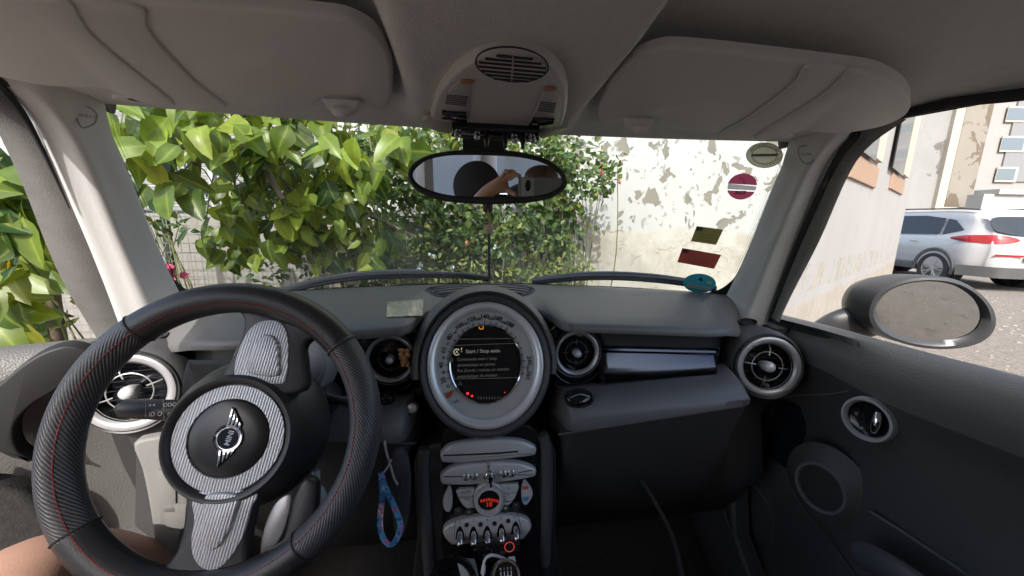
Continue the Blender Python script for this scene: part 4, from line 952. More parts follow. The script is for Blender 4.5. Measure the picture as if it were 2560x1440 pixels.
# ---------------- right door mirror
dm = ray(2330, 778).normalized(); EC = CAM + dm * 1.18
EN = ((-dm) + V((.05, -.90, -.40)).normalized()).normalized()
def ep(px, py, l=0): return PL(px, py, EC + EN * l, EN)
eo = [(2172, 790), (2178, 755), (2205, 722), (2260, 700), (2325, 693), (2390, 702), (2445, 730), (2480, 770), (2488, 808), (2470, 842), (2425, 864), (2360, 872), (2290, 866), (2220, 845), (2185, 820)]
eg = [(2192, 782), (2200, 755), (2228, 727), (2275, 710), (2330, 705), (2385, 714), (2430, 740), (2453, 772), (2455, 806), (2432, 835), (2390, 850), (2330, 854), (2265, 844), (2215, 820)]
O = spl([ep(a, b) for a, b in eo], 4, True); n_ = len(O); I = spl([ep(a, b) for a, b in eg], 4, True)
ctr = sum(O, V()) / n_
def resamp(P, n):
    L = [0]
    for i in range(len(P)): L.append(L[-1] + (P[(i + 1) % len(P)] - P[i]).length)
    out = []
    for k in range(n):
        t = L[-1] * k / n; i = max(j for j in range(len(P)) if L[j] <= t); out.append(lerp(P[i], P[(i + 1) % len(P)], (t - L[i]) / max(1e-9, L[i + 1] - L[i])))
    return out
O = resamp(O, 60); I = resamp(I, 60)
back = V((.15, 1, .0)).normalized(); left = ep(2135, 790) - ep(2172, 790)
mb = MB(); rows = [[ctr + (i - ctr) * 1.0 - EN * .012 for i in I], [i - EN * .004 for i in I], [lerp(i, o, .55) + EN * .004 for i, o in zip(I, O)], [o + EN * .002 for o in O], [o - EN * .006 + (o - ctr) * .02 for o in O]]
for f, b in ((1.02, .03), (.98, .06), (.86, .09), (.62, .115), (.3, .128), (.02, .13)): rows.append([ctr + (o - ctr) * f + back * b for o in O])
mb.grid(rows, False, True); em = obj('door_mirror', mb, mat('mirror_housing', (.05, .05, .055), .38, var=.1, vscale=9), car, ang=50)
mb = MB(); mb.add([i - EN * .006 for i in I], [list(range(60))]); obj('mirror_glass', mb, mat('dusty_mirror', (.50, .50, .495), .05, 1.0, rvar=.05, vscale=60), em, smooth=False, weld=False)
mb = MB(); foot = X(2040, 828, .775) ; mid = ep(2150, 805, -.06)
mb.tube(spl([foot + V((-.01, 0, 0)), lerp(foot, mid, .5) + V((0, .02, -.006)), mid, ctr + back * .05], 6), [.016 + .026 * min(1, k / 9) for k in range(19)], 16, flat=.55, upv=V((0, 1, 0))); obj('mirror_arm', mb, m_black, em)
mb = MB()
random.seed(3)
for k in range(90):
    q = random.random() * 6.283; r = math.sqrt(random.random()) * .93; i0 = int(q / 6.283 * 60) % 60; p = ctr + (I[i0] - ctr) * r - EN * .0055
    a_, b_, _n = basis(EN); s_ = random.uniform(.0005, .0014); mb.add([p + a_ * s_, p + b_ * s_, p - a_ * s_, p - b_ * s_], [[0, 1, 2, 3]])
obj('dried_drop', mb, mat('dust_spot', (.24, .235, .22), .8), em, smooth=False, weld=False).__setitem__('kind', 'stuff')

# ---------------- wipers, cowl, bonnet
for pl, h in (([(690, 735), (735, 721), (800, 704), (880, 692), (960, 686), (1060, 684), (1150, 686), (1222, 693)], 0), ([(1330, 703), (1400, 695), (1470, 690), (1550, 690), (1640, 696), (1720, 706), (1790, 720)], 1)):
    mb = MB(); P = [on_glass(a, b, -.02) for a, b in pl]; mb.tube(spl(P, 5), .0060, 8, flat=1.0)
    w = obj('windscreen_wiper', mb, mat('wiper_black', (.03, .034, .042), .4), car)
    mb = MB(); P2 = [on_glass(a, b + 7, -.012) for a, b in pl]; mb.tube(spl(P2, 5), .005, 6); obj('wiper_blade', mb, m_rub, w)
    mb = MB(); n2 = len(pl); P3 = [on_glass(a, b - 4 - 3 * math.sin(i / (n2 - 1) * 3.14), -.035) for i, (a, b) in enumerate(pl[: n2 - (2 if h == 0 else 1)])]; mb.tube(spl(P3, 5), .0052, 8); obj('wiper_arm', mb, mat('wiper_steel', (.06, .07, .09), .3, .3), w)
mb = MB(); rows = []
for y, z, w in ((1.03, -.205, .66), (1.08, -.215, .69), (1.14, -.245, .70), (1.4, -.30, .70), (1.7, -.39, .68), (1.86, -.48, .64), (1.90, -.60, .60), (1.9, -.95, .58)):
    rows.append([V((w * u, y - .30 * (w * u) ** 2, z - .10 * abs(u) ** 4)) for u in [-1 + k / 12 for k in range(25)]])
mb.grid(rows); obj('bonnet', mb, m_paint, car)
# rear body: quarter pillars, rear seat, tailgate
m_seat = mat('seat_cloth', (.028, .028, .03), .85, var=.2, vscale=40, bump=.6, bscale=500)
def seat(x):
    mb = MB(); rows = []
    for k in range(13):
        t = k / 12; y = lerp(.12, -.40, t); z = lerp(-.70, -.76, t) + .02 * math.sin(math.pi * t)
        rows.append([V((x + w, y, z - d)) for w, d in ((-.26, .14), (-.26, .0), (-.22, -.035), (-.14, .0), (0, .01), (.14, 0), (.22, -.035), (.26, 0), (.26, .14))])
    mb.grid(rows); s_ = obj('front_seat', mb, m_seat, car)
    mb = MB(); rows = []
    for k in range(13):
        t = k / 12; z = lerp(-.74, -.16, t); y = lerp(-.36, -.50, t); w = lerp(1, .78, t ** 2)
        rows.append([V((x + a * w, y + d, z)) for a, d in ((-.25, -.12), (-.25, .03), (-.2, .06), (-.13, .02), (0, .01), (.13, .02), (.2, .06), (.25, .03), (.25, -.12))])
    mb.grid(rows, False, True); obj('backrest', mb, m_seat, s_)
    mb = MB(); mb.lathe([(0, .05), (.07, .048), (.105, .035), (.118, .0), (.105, -.03), (.06, -.045), (0, -.048)], (x - .01, -.49, -.052), V((0, .98, .15)), 40, 1.0, 1.0); obj('head_restraint', mb, m_seat, s_)
for x in (-.365, .365): seat(x)
for x in (-.30, .30):
    mb = MB(); mb.lathe([(0, .04), (.08, .036), (.105, .0), (.08, -.036), (0, -.04)], (x, -1.33, -.17), (0, 1, .1), 28, 1.1, .7); obj('rear_headrest', mb, m_seat, car)
mb = MB(); mb.box((0, -1.30, -.55), (1.2, .16, .62)); mb.box((0, -1.0, -.72), (1.2, .5, .2)); obj('rear_bench', mb, m_seat, car, bevel=.04)
for s in (-1, 1):
    mb = MB(); mb.prism([V((s * .69, y, z)) for y, z in [(-.48, -.2), (-.52, .15), (-.62, .15), (-.60, -.2)]], (-s, 0, 0), .05, .01); obj('centre_pillar', mb, m_pillar, car)
    mb = MB(); mb.prism([V((s * .66, y, z)) for y, z in [(-1.25, -.2), (-1.35, .14), (-1.75, .10), (-1.8, -.2)]], (-s, 0, 0), .06, .01); obj('rear_pillar', mb, m_pillar, car)
    mb = MB(); mb.prism([V((s * .74, y, z)) for y, z in [(-.48, -1.0), (-.48, -.19), (-1.85, -.16), (-1.85, -.95)]], (-s, 0, 0), .05, .01); obj('rear_quarter', mb, m_paint, car)
mb = MB(); mb.prism([V((x, -1.80, z)) for x, z in [(-.72, -.95), (-.70, -.22), (.70, -.22), (.72, -.95)]], (0, 1, 0), .04, .01); tgt = obj('tailgate', mb, m_paint, car)
mb = MB(); mb.grid([[V((x, -1.80, -.23)) for x in (-.6, 0, .6)], [V((x * .85, -1.72, .10)) for x in (-.6, 0, .6)]]); obj('rear_window', mb, m_wglass, tgt)

# ================================================================== LOOSE THINGS IN THE CABIN
# stickers on the windscreen (seen from behind, so their print is mirrored)
def gfr(px, py):
    p = on_glass(px, py, .0018); e = .02
    px_ = (on_glass(px + 6, py) - on_glass(px - 6, py)).normalized(); py_ = (on_glass(px, py - 6) - on_glass(px, py + 6)); py_ = (py_ - px_ * py_.dot(px_)).normalized()
    return p, px_, py_, px_.cross(py_)
def gpt(px, py, l=.0018): return on_glass(px, py, l)
def disc_px(cx, cy, rx_, ry_, rot=0, n=40): return [(cx + rx_ * math.cos(q) * math.cos(rot) - ry_ * math.sin(q) * math.sin(rot), cy + rx_ * math.cos(q) * math.sin(rot) + ry_ * math.sin(q) * math.cos(rot)) for q in [2 * math.pi * k / n for k in range(n)]]
def sticker(name, pts, m, label, lift=.0018):
    mb = MB(); P = [gpt(a, b, lift) for a, b in pts]; n = (P[len(P) // 3] - P[0]).cross(P[2 * len(P) // 3] - P[0]).normalized(); n = n if n.y < 0 else -n
    mb.prism(P, n, .0004); o = obj(name, mb, m, None, smooth=False); return tag(o, label, 'sticker', 'stickers on the windscreen')
def mtext(mb, t, size, px, py, rot=0, flip=1, l=.0046, bold=.0):
    p, a, b, n = gfr(px, py); c_, s_ = math.cos(rot), math.sin(rot); xd = (a * c_ + b * s_) * flip; yd = -a * s_ + b * c_
    vs, fs = text_geo(t, size, .0001, 'CENTER', bold); mb.add([gpt(px, py, l) + xd * v[0] + yd * v[1] for v in vs], fs)
def stk_mat(n, c):
    m = mat(n, c, .5, var=.05, vscale=30); t = m.node_tree; b = t.nodes['Principled BSDF']; o = t.nodes['Material Output']
    tl = t.nodes.new('ShaderNodeBsdfTranslucent'); tl.inputs[0].default_value = (*[min(1, x * 1.5) for x in c], 1); ms = t.nodes.new('ShaderNodeMixShader'); ms.inputs[0].default_value = .72
    t.links.new(b.outputs[0], ms.inputs[1]); t.links.new(tl.outputs[0], ms.inputs[2]); t.links.new(ms.outputs[0], o.inputs[0]); return m
m_stk = {k: stk_mat('sticker_' + k, c) for k, c in dict(pink=(.54, .21, .30), olive=(.29, .27, .15), rust=(.36, .15, .13), teal=(.09, .29, .33), white=(.62, .60, .58), clear=(.55, .54, .47), grey=(.18, .17, .14)).items()}
s1 = sticker('oval_sticker', disc_px(1911, 388, 45, 31), m_stk['clear'], 'pale oval sticker with dark rim lettering high in the windscreen corner')
mb = MB(); 
for r in (1.0, .70): mb.tube([gpt(a, b, .0024) for a, b in disc_px(1911, 388, 45 * r, 31 * r)], .0007, 4, True)
mb.tube([gpt(1880, 388, .0026), gpt(1944, 387, .0026)], .0045, 6, flat=.15)
for i, ch in enumerate('Unfallhotline'):
    q = math.radians(28 + 124 * i / 12); mtext(mb, ch, .0085, 1911 + 38 * math.cos(q), 388 - 26 * math.sin(q), (q - math.pi / 2) * .9, -1, bold=.0002)
for i, ch in enumerate('022571'):
    q = math.radians(-25 - 70 * i / 5); mtext(mb, ch, .007, 1911 + 38 * math.cos(q), 388 - 25 * math.sin(q), (q + math.pi / 2) * .9, -1)
obj('sticker_print', mb, m_stk['grey'], s1, smooth=False, weld=False)
mb = MB(); mtext(mb, 'CHUBB', .0085, 1909, 388, 0, -1, .0036, .0002); obj('brand_band_print', mb, m_stk['white'], s1, smooth=False, weld=False)
_d = disc_px(1855, 466, 38, 32, -.35, 60)
s2 = sticker('round_sticker', [q for q in disc_px(1855, 466, 37, 31, -.35, 60) if 458 + (q[0] - 1820) * .07 < q[1] < 474 + (q[0] - 1820) * .07], m_stk['white'], 'round pink inspection sticker with a white band and the year 2025')
for k_ in (0, 1):
    P_ = [q for q in _d if (q[1] <= 459 + (q[0] - 1820) * .07 if k_ == 0 else q[1] >= 473 + (q[0] - 1820) * .07)]
    P_.sort(key=lambda q: math.atan2(q[1] - (448 if k_ == 0 else 484), q[0] - 1855)); mb = MB(); mb.prism([gpt(a, b, .0020) for a, b in P_], gfr(1855, 466)[3], .0003); obj('pink_field', mb, m_stk['pink'], s2, smooth=False)
mb = MB(); mtext(mb, '2025', .0115, 1851, 481, math.pi, -1, bold=.0003)
p = [gpt(a, b, .0026) for a, b in [(1848, 452), (1853, 446), (1860, 448), (1858, 456), (1864, 458)]]; mb.tube(p, .0006, 4)
obj('sticker_print', mb, m_ink, s2, smooth=False, weld=False)
s3 = sticker('olive_sticker', [(1742, 565), (1808, 574), (1790, 612), (1727, 603)], m_stk['olive'], 'olive rectangular sticker, the upper of two on the windscreen')
mb = MB(); mb.prism([gpt(a, b, .0024) for a, b in [(1742, 567), (1757, 569), (1756, 578), (1740, 576)]], gfr(1748, 572)[3], .0002)
for k in range(3): mb.tube([gpt(1745 + 2 * -k, 584 + 7 * k, .0024), gpt(1785 - 3 * k, 589 + 7 * k, .0024)], .0006, 4)
obj('sticker_print', mb, m_stk['grey'], s3, smooth=False, weld=False)
s4 = sticker('red_brown_sticker', [(1706, 620), (1803, 637), (1785, 672), (1693, 655)], m_stk['rust'], 'red brown rectangular sticker below the olive one')
mb = MB(); mb.prism([gpt(a, b, .0024) for a, b in [(1709, 623), (1723, 625), (1720, 634), (1706, 632)]], gfr(1715, 628)[3], .0002)
for k in range(3): mb.tube([gpt(1722 - 3 * k, 640 + 6 * k, .0024), gpt(1775 - 3 * k, 649 + 6 * k, .0024)], .0006, 4)
obj('sticker_print', mb, m_stk['grey'], s4, smooth=False, weld=False)
s5 = sticker('teal_sticker', disc_px(1749, 708, 41, 24, .05), m_stk['teal'], 'teal oval sticker with a large 4 in the lower windscreen corner')
mb = MB(); mtext(mb, '4', .020, 1751, 698, math.pi + .3, -1, bold=.0005); obj('sticker_print', mb, m_ink, s5, smooth=False, weld=False)
mb = MB(); mb.prism([gpt(a, b, .0038) for a, b in [(1719, 707), (1777, 718), (1774, 728), (1717, 717)]], gfr(1749, 715)[3], .0002); mb.prism([gpt(a, b, .0038) for a, b in [(1768, 701), (1781, 703), (1779, 712), (1767, 710)]], gfr(1774, 707)[3], .0002); obj('white_field', mb, m_stk['white'], s5, smooth=False)
mb = MB(); 
for k in range(9): mb.tube([gpt(1724 + 5.6 * k, 711 + 1.1 * k, .0046), gpt(1723 + 5.6 * k, 715 + 1.1 * k, .0046)], .0005, 4)
obj('field_print', mb, m_ink, s5, smooth=False)
# ornament on a cord from the mirror
yo = .622
t_ = thing('hanging_ornament', 'wooden bead on a cord with a dark strap hanging under the rear-view mirror', 'ornament', Y(1223, 700, yo))
mb = MB(); mb.tube([Y(1220, 524, yo), Y(1221, 545, yo), Y(1222, 562, yo)], .0012, 6); obj('cord', mb, mat('copper_cord', (.42, .20, .10), .6), t_)
mb = MB(); mb.lathe([(0, .0085), (.005, .0075), (.008, .003), (.0082, -.002), (.006, -.0072), (0, -.0085)], Y(1222, 573, yo), (0, 0, 1), 20); mb.tube([Y(1222, 566, yo), Y(1222, 562, yo)], .003, 8); obj('bead', mb, mat('bead_cream', (.50, .40, .30), .6, var=.2, vscale=80), t_)
mb = MB(); mb.tube(spl([Y(1222, 584, yo), Y(1223, 620, yo), Y(1223, 660, yo), Y(1223, 699, yo)], 5), .0028, 10, flat=.8); obj('strap', mb, mat('strap_grey', (.05, .055, .06), .7, var=.4, vscale=200), t_)
# bead cluster clipped into the centre vent beside the wheel
random.seed(11); cl = thing('bead_clip', 'cluster of small orange-brown beads stuck to the air vent beside the steering wheel', 'air freshener', Y(1012, 912, .668))
m_bead = mat('amber_bead', (.48, .22, .09), .35, var=.3, vscale=50)
for i in range(28):
    u, v_ = random.uniform(-1, 1), random.random(); w = (1 - v_ * .55)
    mb = MB(); mb.ball(Y(1010 + 14 * u * w + v_ * 3, 872 + 42 * v_, .672 - random.random() * .008), (.0042, .0036, .0034), 8, 6); obj('bead', mb, m_bead, cl)
mb = MB(); mb.box(Y(1020, 895, .682), (.016, .012, .03)); obj('clip', mb, m_black, cl, bevel=.003)
# lanyard from the key slot
kl = thing('key_lanyard', 'blue and pink patterned key lanyard looping down beside the steering wheel', 'lanyard', Y(980, 1365, .57))
m_lan = mat('lanyard_print', (.05, .22, .40), .6)
t = m_lan.node_tree; tc = t.nodes.new('ShaderNodeTexCoord'); nz = t.nodes.new('ShaderNodeTexNoise'); nz.inputs['Scale'].default_value = 55; nz.inputs['Detail'].default_value = 2
cr = t.nodes.new('ShaderNodeValToRGB'); cr.color_ramp.interpolation = 'CONSTANT'
for pos, c_ in ((.40, (.05, .14, .38)), (.47, (.08, .48, .75)), (.54, (.42, .18, .60)), (.60, (.80, .40, .52)), (.66, (.65, .85, .92))): e = cr.color_ramp.elements.new(pos); e.color = (*c_, 1)
cr.color_ramp.elements[0].color = (.07, .26, .52, 1); cr.color_ramp.elements.remove(cr.color_ramp.elements[-1])
t.links.new(tc.outputs['Object'], nz.inputs[0]); t.links.new(nz.outputs['Fac'], cr.inputs[0]); t.links.new(cr.outputs[0], t.nodes['Principled BSDF'].inputs['Base Color'])
def band(pl, w0, m, name):
    mb = MB(); P = spl([Y(a, b, d) for a, b, d in pl], 8); rows = []
    for i, p in enumerate(P):
        tg_ = (P[min(i + 1, len(P) - 1)] - P[max(i - 1, 0)]).normalized(); wv = V((0, -1, .1)).cross(tg_).normalized()
        nn_ = tg_.cross(wv); rows.append([p + wv * w0 - nn_ * .0006, p - wv * w0 - nn_ * .0006, p - wv * w0 + nn_ * .0006, p + wv * w0 + nn_ * .0006])
    mb.grid(rows, False, True); return obj(name, mb, m, kl)
band([(952, 1180, .58), (962, 1215, .575), (978, 1250, .57), (995, 1290, .565), (1001, 1320, .56), (990, 1350, .56), (975, 1362, .565), (958, 1345, .57), (950, 1310, .575), (953, 1270, .58), (956, 1230, .582), (953, 1195, .585)], .0048, m_lan, 'strap')
mb = MB(); 
P = spl([Y(962, 1105, .60), Y(966, 1130, .595), Y(975, 1160, .59), (Y(985, 1195, .585)), Y(993, 1210, .58)], 8)
for p in P: mb.ball(p, .0022, 8, 6)
mb.tube([Y(960, 1100, .61), Y(962, 1112, .60)], .002, 6); P2 = spl([Y(978, 1150, .59), Y(968, 1170, .585), Y(958, 1182, .58)], 6)
for p in P2: mb.ball(p, .0018, 8, 6)
obj('ball_chain', mb, m_satin, kl)
# black box with a red ring on the console, plug and cable
dv = thing('charger_box', 'black glossy device with a red light ring on the console below the toggles', 'device', Y(1245, 1400, .555))
D0 = V((0, .575, -.60)); DN = V((0, -.85, .52)).normalized()
def dq(x, y, l=0): return PL(900 + x / 3.6, 1040 + y / 3.6, D0 + DN * l, DN)
mb = MB(); mb.prism(spl([dq(*p) for p in [(1055, 1140), (1400, 1130), (1435, 1150), (1445, 1240), (1420, 1290), (1060, 1300)]], 3, True), DN, .012, .004, seg=3); obj('case', mb, m_gloss, dv)
mb = MB(); c = dq(1345, 1178, .0125); mb.lathe([(.0078, 0), (.0080, .0012), (.0092, .0012), (.0095, 0)], c, DN, 40, 1, .85); obj('light_ring', mb, mat('ring_red', (.3, .03, .03), .5, emit=(1, .12, .10), estr=.13), dv)
cb = thing('charging_cable', 'white charging cable arching over the gear knob', 'cable', Y(1215, 1440, .50))
mb = MB(); mb.tube(spl([Y(1207, 1470, .49), Y(1208, 1430, .50), Y(1212, 1400, .51), Y(1228, 1388, .515), Y(1250, 1392, .52), Y(1272, 1402, .53), Y(1280, 1408, .54)], 6), .0022, 8); obj('cord', mb, m_plug, cb)
mb = MB(); mb.tube([Y(1207, 1436, .498), Y(1210, 1412, .507)], [.0042, .0036], 10); mb.box(Y(1280, 1404, .543), (.012, .012, .010)); obj('plug', mb, m_plug, cb, bevel=.001)
pc = MB(); W_ = V((0, .52, -.585)); wn_ = V((-.1, -.75, .65)).normalized()
pc.prism([PL(900 + x / 3.6, 1040 + y / 3.6, W_, wn_) for x, y in [(875, 1305), (960, 1280), (1030, 1285), (1065, 1420), (1070, 1500), (930, 1520)]], wn_, .006, .001)
tag(obj('folded_paper', pc, mat('pale_paper', (.42, .45, .47), .6, var=.15, vscale=15), None), 'pale blue folded paper tucked in the console beside the cup holder', 'paper')
# blue jersey mesh bag hanging in the footwell behind the lanyard
mb = MB(); mb.prism(spl([Y(a, b, .60) for a, b in [(985, 1130), (1018, 1132), (1028, 1200), (1022, 1290), (1008, 1332), (985, 1300)]], 4, True), (0, -1, .1), .012, .004)
tag(obj('mesh_pouch', mb, mat('mesh_grey', (.06, .06, .065), .7, var=.4, vscale=300, bump=-.8, bscale=500), None), 'small dark mesh pouch hanging beside the centre console', 'pouch')
# ================================================================== PERSON (the photographer in the driver's seat)
def skin_body(name, nodes, edges, m, parent=None, sub=2, rootname=0):
    me = bpy.data.meshes.new(name); me.from_pydata([n[0] for n in nodes], edges, []); me.materials.append(m)
    o = bpy.data.objects.new(name, me); COL.objects.link(o); _loc[o] = V((0, 0, 0))
    sk = o.modifiers.new('skin', 'SKIN'); sk.use_smooth_shade = True; sk.branch_smoothing = .4
    for i, n in enumerate(nodes):
        r = n[1]; r = r if isinstance(r, tuple) else (r, r); me.skin_vertices[0].data[i].radius = r; me.skin_vertices[0].data[i].use_root = (i == rootname)
    s = o.modifiers.new('sub', 'SUBSURF'); s.levels = s.render_levels = sub
    dg = bpy.context.evaluated_depsgraph_get(); m2 = bpy.data.meshes.new_from_object(o.evaluated_get(dg))
    bpy.data.objects.remove(o)
    mb = MB(); mb.add([v.co.copy() for v in m2.vertices], [list(p.vertices) for p in m2.polygons]); return mb
nodes, edges = [], []
def N(p, r, link=None):
    nodes.append((V(p), r)); i = len(nodes) - 1
    if link is not None: edges.append((link, i))
    return i
pel = N((-.36, -.24, -.62), (.13, .10)); bel = N((-.32, -.27, -.46), (.13, .10), pel); che = N((-.20, -.32, -.28), (.15, .10), bel); nec0 = N((-.10, -.36, -.13), (.065, .06), che); nec = N((-.072, -.365, -.08), .05, nec0)
h1 = N((-.055, -.355, -.035), (.062, .07), nec); h2 = N((-.052, -.355, .01), (.066, .078), h1); h3 = N((-.052, -.365, .032), (.04, .05), h2)
# legs
lh = N((-.43, -.16, -.62), .092, pel); lk0 = N((-.51, .18, -.53), .080, lh); lk = N((-.585, .44, -.440), .066, lk0); lk2 = N((-.595, .52, -.49), .056, lk); lsn = N((-.57, .68, -.72), .05, lk2); lan = N((-.52, .80, -.90), .036, lsn); lft = N((-.50, .90, -.955), (.04, .03), lan)
rh = N((-.30, -.16, -.62), .088, pel); rk0 = N((-.35, .16, -.54), .076, rh); rk = N((-.385, .41, -.475), .062, rk0); rsn = N((-.37, .56, -.70), .05, rk); ran = N((-.36, .72, -.90), .036, rsn); rft = N((-.36, .84, -.955), (.04, .03), ran)
# arms
def hand(wr, palm, fingers, thumb, side):
    B_ = V((0, -.03, 0)); palm = V(palm) + B_; fingers = [[V(q) + B_ for q in f] for f in fingers]; thumb = [V(q) + B_ for q in thumb]
    p = N(palm, (.034, .016), wr)
    for f in fingers:
        k = p
        for j, q in enumerate(f): k = N(q, .0085 - .0008 * j, k)
    k = p
    for j, q in enumerate(thumb): k = N(q, .0105 - .001 * j, k)
ls = N((-.34, -.36, -.20), .055, che); le = N((-.42, -.16, -.26), .042, ls); lw = N((-.212, -.110, -.03), .028, le)
hand(lw, (-.155, -.055, .0), [[(-.128, -.030, .026), (-.105, -.016, .038), (-.085, -.010, .032)], [(-.120, -.034, .018), (-.098, -.020, .034), (-.076, -.008, .030)], [(-.125, -.028, .036), (-.112, -.014, .046), (-.094, -.004, .040)], [(-.140, -.028, .034), (-.130, -.012, .046), (-.116, -.002, .040)]], [(-.135, -.06, -.02), (-.112, -.045, -.032), (-.095, -.026, -.036)], -1)
rs = N((-.02, -.36, -.22), .055, che); re = N((.22, -.20, -.26), .042, rs); rw = N((.165, -.10, -.05), .028, re)
hand(rw, (.12, -.045, -.02), [[(.098, -.026, .018), (.082, -.012, .030), (.066, -.006, .027)], [(.105, -.024, .026), (.092, -.008, .036), (.075, -.004, .031)], [(.095, -.024, .006), (.08, -.010, .024), (.062, -.006, .026)], [(.118, -.022, .022), (.105, -.006, .036), (.09, -.002, .032)]], [(.105, -.05, -.03), (.085, -.04, -.045), (.07, -.024, -.050)], 1)
mbp = skin_body('person', nodes, edges, m_skin)
person = obj('person', mbp, m_skin, None, ang=180)
tag(person, 'person in the driver seat, bare knee beside the wheel, hands holding up a phone', 'person')
mb = MB(); mb.ball((-.052, -.372, .008), (.072, .082, .048), 24, 14); obj('hair', mb, mat('short_hair', (.10, .06, .04), .7), person)
mb = MB()
for sx in (-1, 1):
    mb.ball((-.053 + sx * .026, -.284, -.012), (.012, .010, .007), 12, 8)
obj('eye', mb, m_white, person)
mb = MB(); mb.tube([V((-.053, -.285, .0)), V((-.053, -.272, -.026)), V((-.053, -.284, -.032))], [.006, .011, .008], 10); obj('nose', mb, m_skin, person)
mb = MB(); mb.tube([V((-.074, -.288, -.055)), V((-.053, -.280, -.057)), V((-.032, -.288, -.055))], [.003, .005, .003], 8); obj('mouth', mb, mat('lips', (.35, .14, .12), .5), person)
nodes, edges = [], []
a = N((-.36, -.24, -.63), (.155, .125)); b = N((-.32, -.28, -.46), (.155, .125), a); c = N((-.20, -.33, -.27), (.17, .125), b); d = N((-.11, -.36, -.15), (.10, .085), c); e = N((-.35, -.35, -.21), .075, c); f = N((-.40, -.25, -.235), .066, e); g = N((-.01, -.35, -.23), .075, c); h = N((.10, -.28, -.25), .066, g)
obj('shirt', skin_body('shirt', nodes, edges, m_seat), mat('dark_shirt', (.05, .05, .055), .9, bump=.5, bscale=200), person)
nodes, edges = [], []
a = N((-.36, -.24, -.64), (.16, .12)); b = N((-.43, -.14, -.62), .108, a); c = N((-.485, .06, -.56), .094, b); b2 = N((-.30, -.14, -.62), .104, a); c2 = N((-.335, .06, -.57), .092, b2)
obj('shorts', skin_body('shorts', nodes, edges, m_seat), mat('dark_shorts', (.03, .03, .035), .9), person)
# the phone: its lens sits at the viewpoint, so it is only seen in the mirror
ph = thing('phone', 'grey phone held sideways, seen only in the rear-view mirror', 'phone', (-.005, -.012, -.05))
mb = MB(); mb.prism(spl([V((x, -.047, z)) for x, z in [(-.085, -.046), (-.085, .020), (-.079, .026), (.070, .026), (.076, .020), (.076, -.046), (.070, -.052), (-.079, -.052)]], 2, True), (0, 1, 0), .008, .002); obj('phone_body', mb, mat('phone_grey', (.19, .195, .20), .4), ph)
mb = MB(); mb.prism(spl([V((x, -.039, z)) for x, z in [(-.074, -.052), (-.074, .024), (-.030, .024), (-.030, -.052)]], 1, True), (0, 1, 0), .0018, .0008); obj('camera_bar', mb, mat('bar_grey', (.34, .345, .35), .35), ph)
mb = MB(); mb.prism(spl([V((-.0514 + .010 * math.cos(q) , -.0375, .000 + .019 * math.sin(q))) for q in [2 * math.pi * k / 20 for k in range(20)]], 1, True), (0, 1, 0), .0012, .0005); obj('camera_lens', mb, m_gloss, ph)
# ================================================================== OUTSIDE
m_ground = mat('gravel_ground', (.20, .172, .148), .9, var=.45, vscale=14, bump=1.0, bscale=30)
_t = m_ground.node_tree; _b = _t.nodes['Principled BSDF']; _l = [l for l in _t.links if l.to_socket == _b.inputs['Base Color']][0].from_socket
_gtc = _t.nodes.new('ShaderNodeTexCoord'); _v = _t.nodes.new('ShaderNodeTexVoronoi'); _v.inputs['Scale'].default_value = 70; _t.links.new(_gtc.outputs['Object'], _v.inputs[0])
_mr = _t.nodes.new('ShaderNodeMapRange'); _mr.inputs['To Min'].default_value = .72; _mr.inputs['To Max'].default_value = 1.3; _sx = _t.nodes.new('ShaderNodeSeparateColor'); _t.links.new(_v.outputs['Color'], _sx.inputs[0]); _t.links.new(_sx.outputs[0], _mr.inputs[0])
_sc = _t.nodes.new('ShaderNodeVectorMath'); _sc.operation = 'SCALE'; _t.links.new(_l, _sc.inputs[0]); _t.links.new(_mr.outputs[0], _sc.inputs['Scale']); _t.links.new(_sc.outputs[0], _b.inputs['Base Color'])
mb = MB(); mb.grid([[V((x, y, GZ)) for x in (-300, -40, -8, -2, 2, 8, 20, 40, 300)] for y in (-300, -40, -8, -2, 2, 6, 12, 30, 400)])
g = obj('ground', mb, m_ground, None, smooth=False); g['kind'] = 'structure'
# loose stones on the ground to the right
random.seed(5); mb = MB()
for k in range(1500):
    p = cw(random.uniform(1.2, 9), random.uniform(-3, 7), GZ); r = random.uniform(.008, .03)
    mb.ball(p, (r, r * random.uniform(.6, 1), r * .5), 6, 4)
st_ = obj('loose_gravel', mb, mat('stone', (.28, .25, .215), .9, var=.3, vscale=2), None, weld=False); tag(st_, 'loose pale gravel scattered over the parking ground', 'gravel', None, 'stuff')

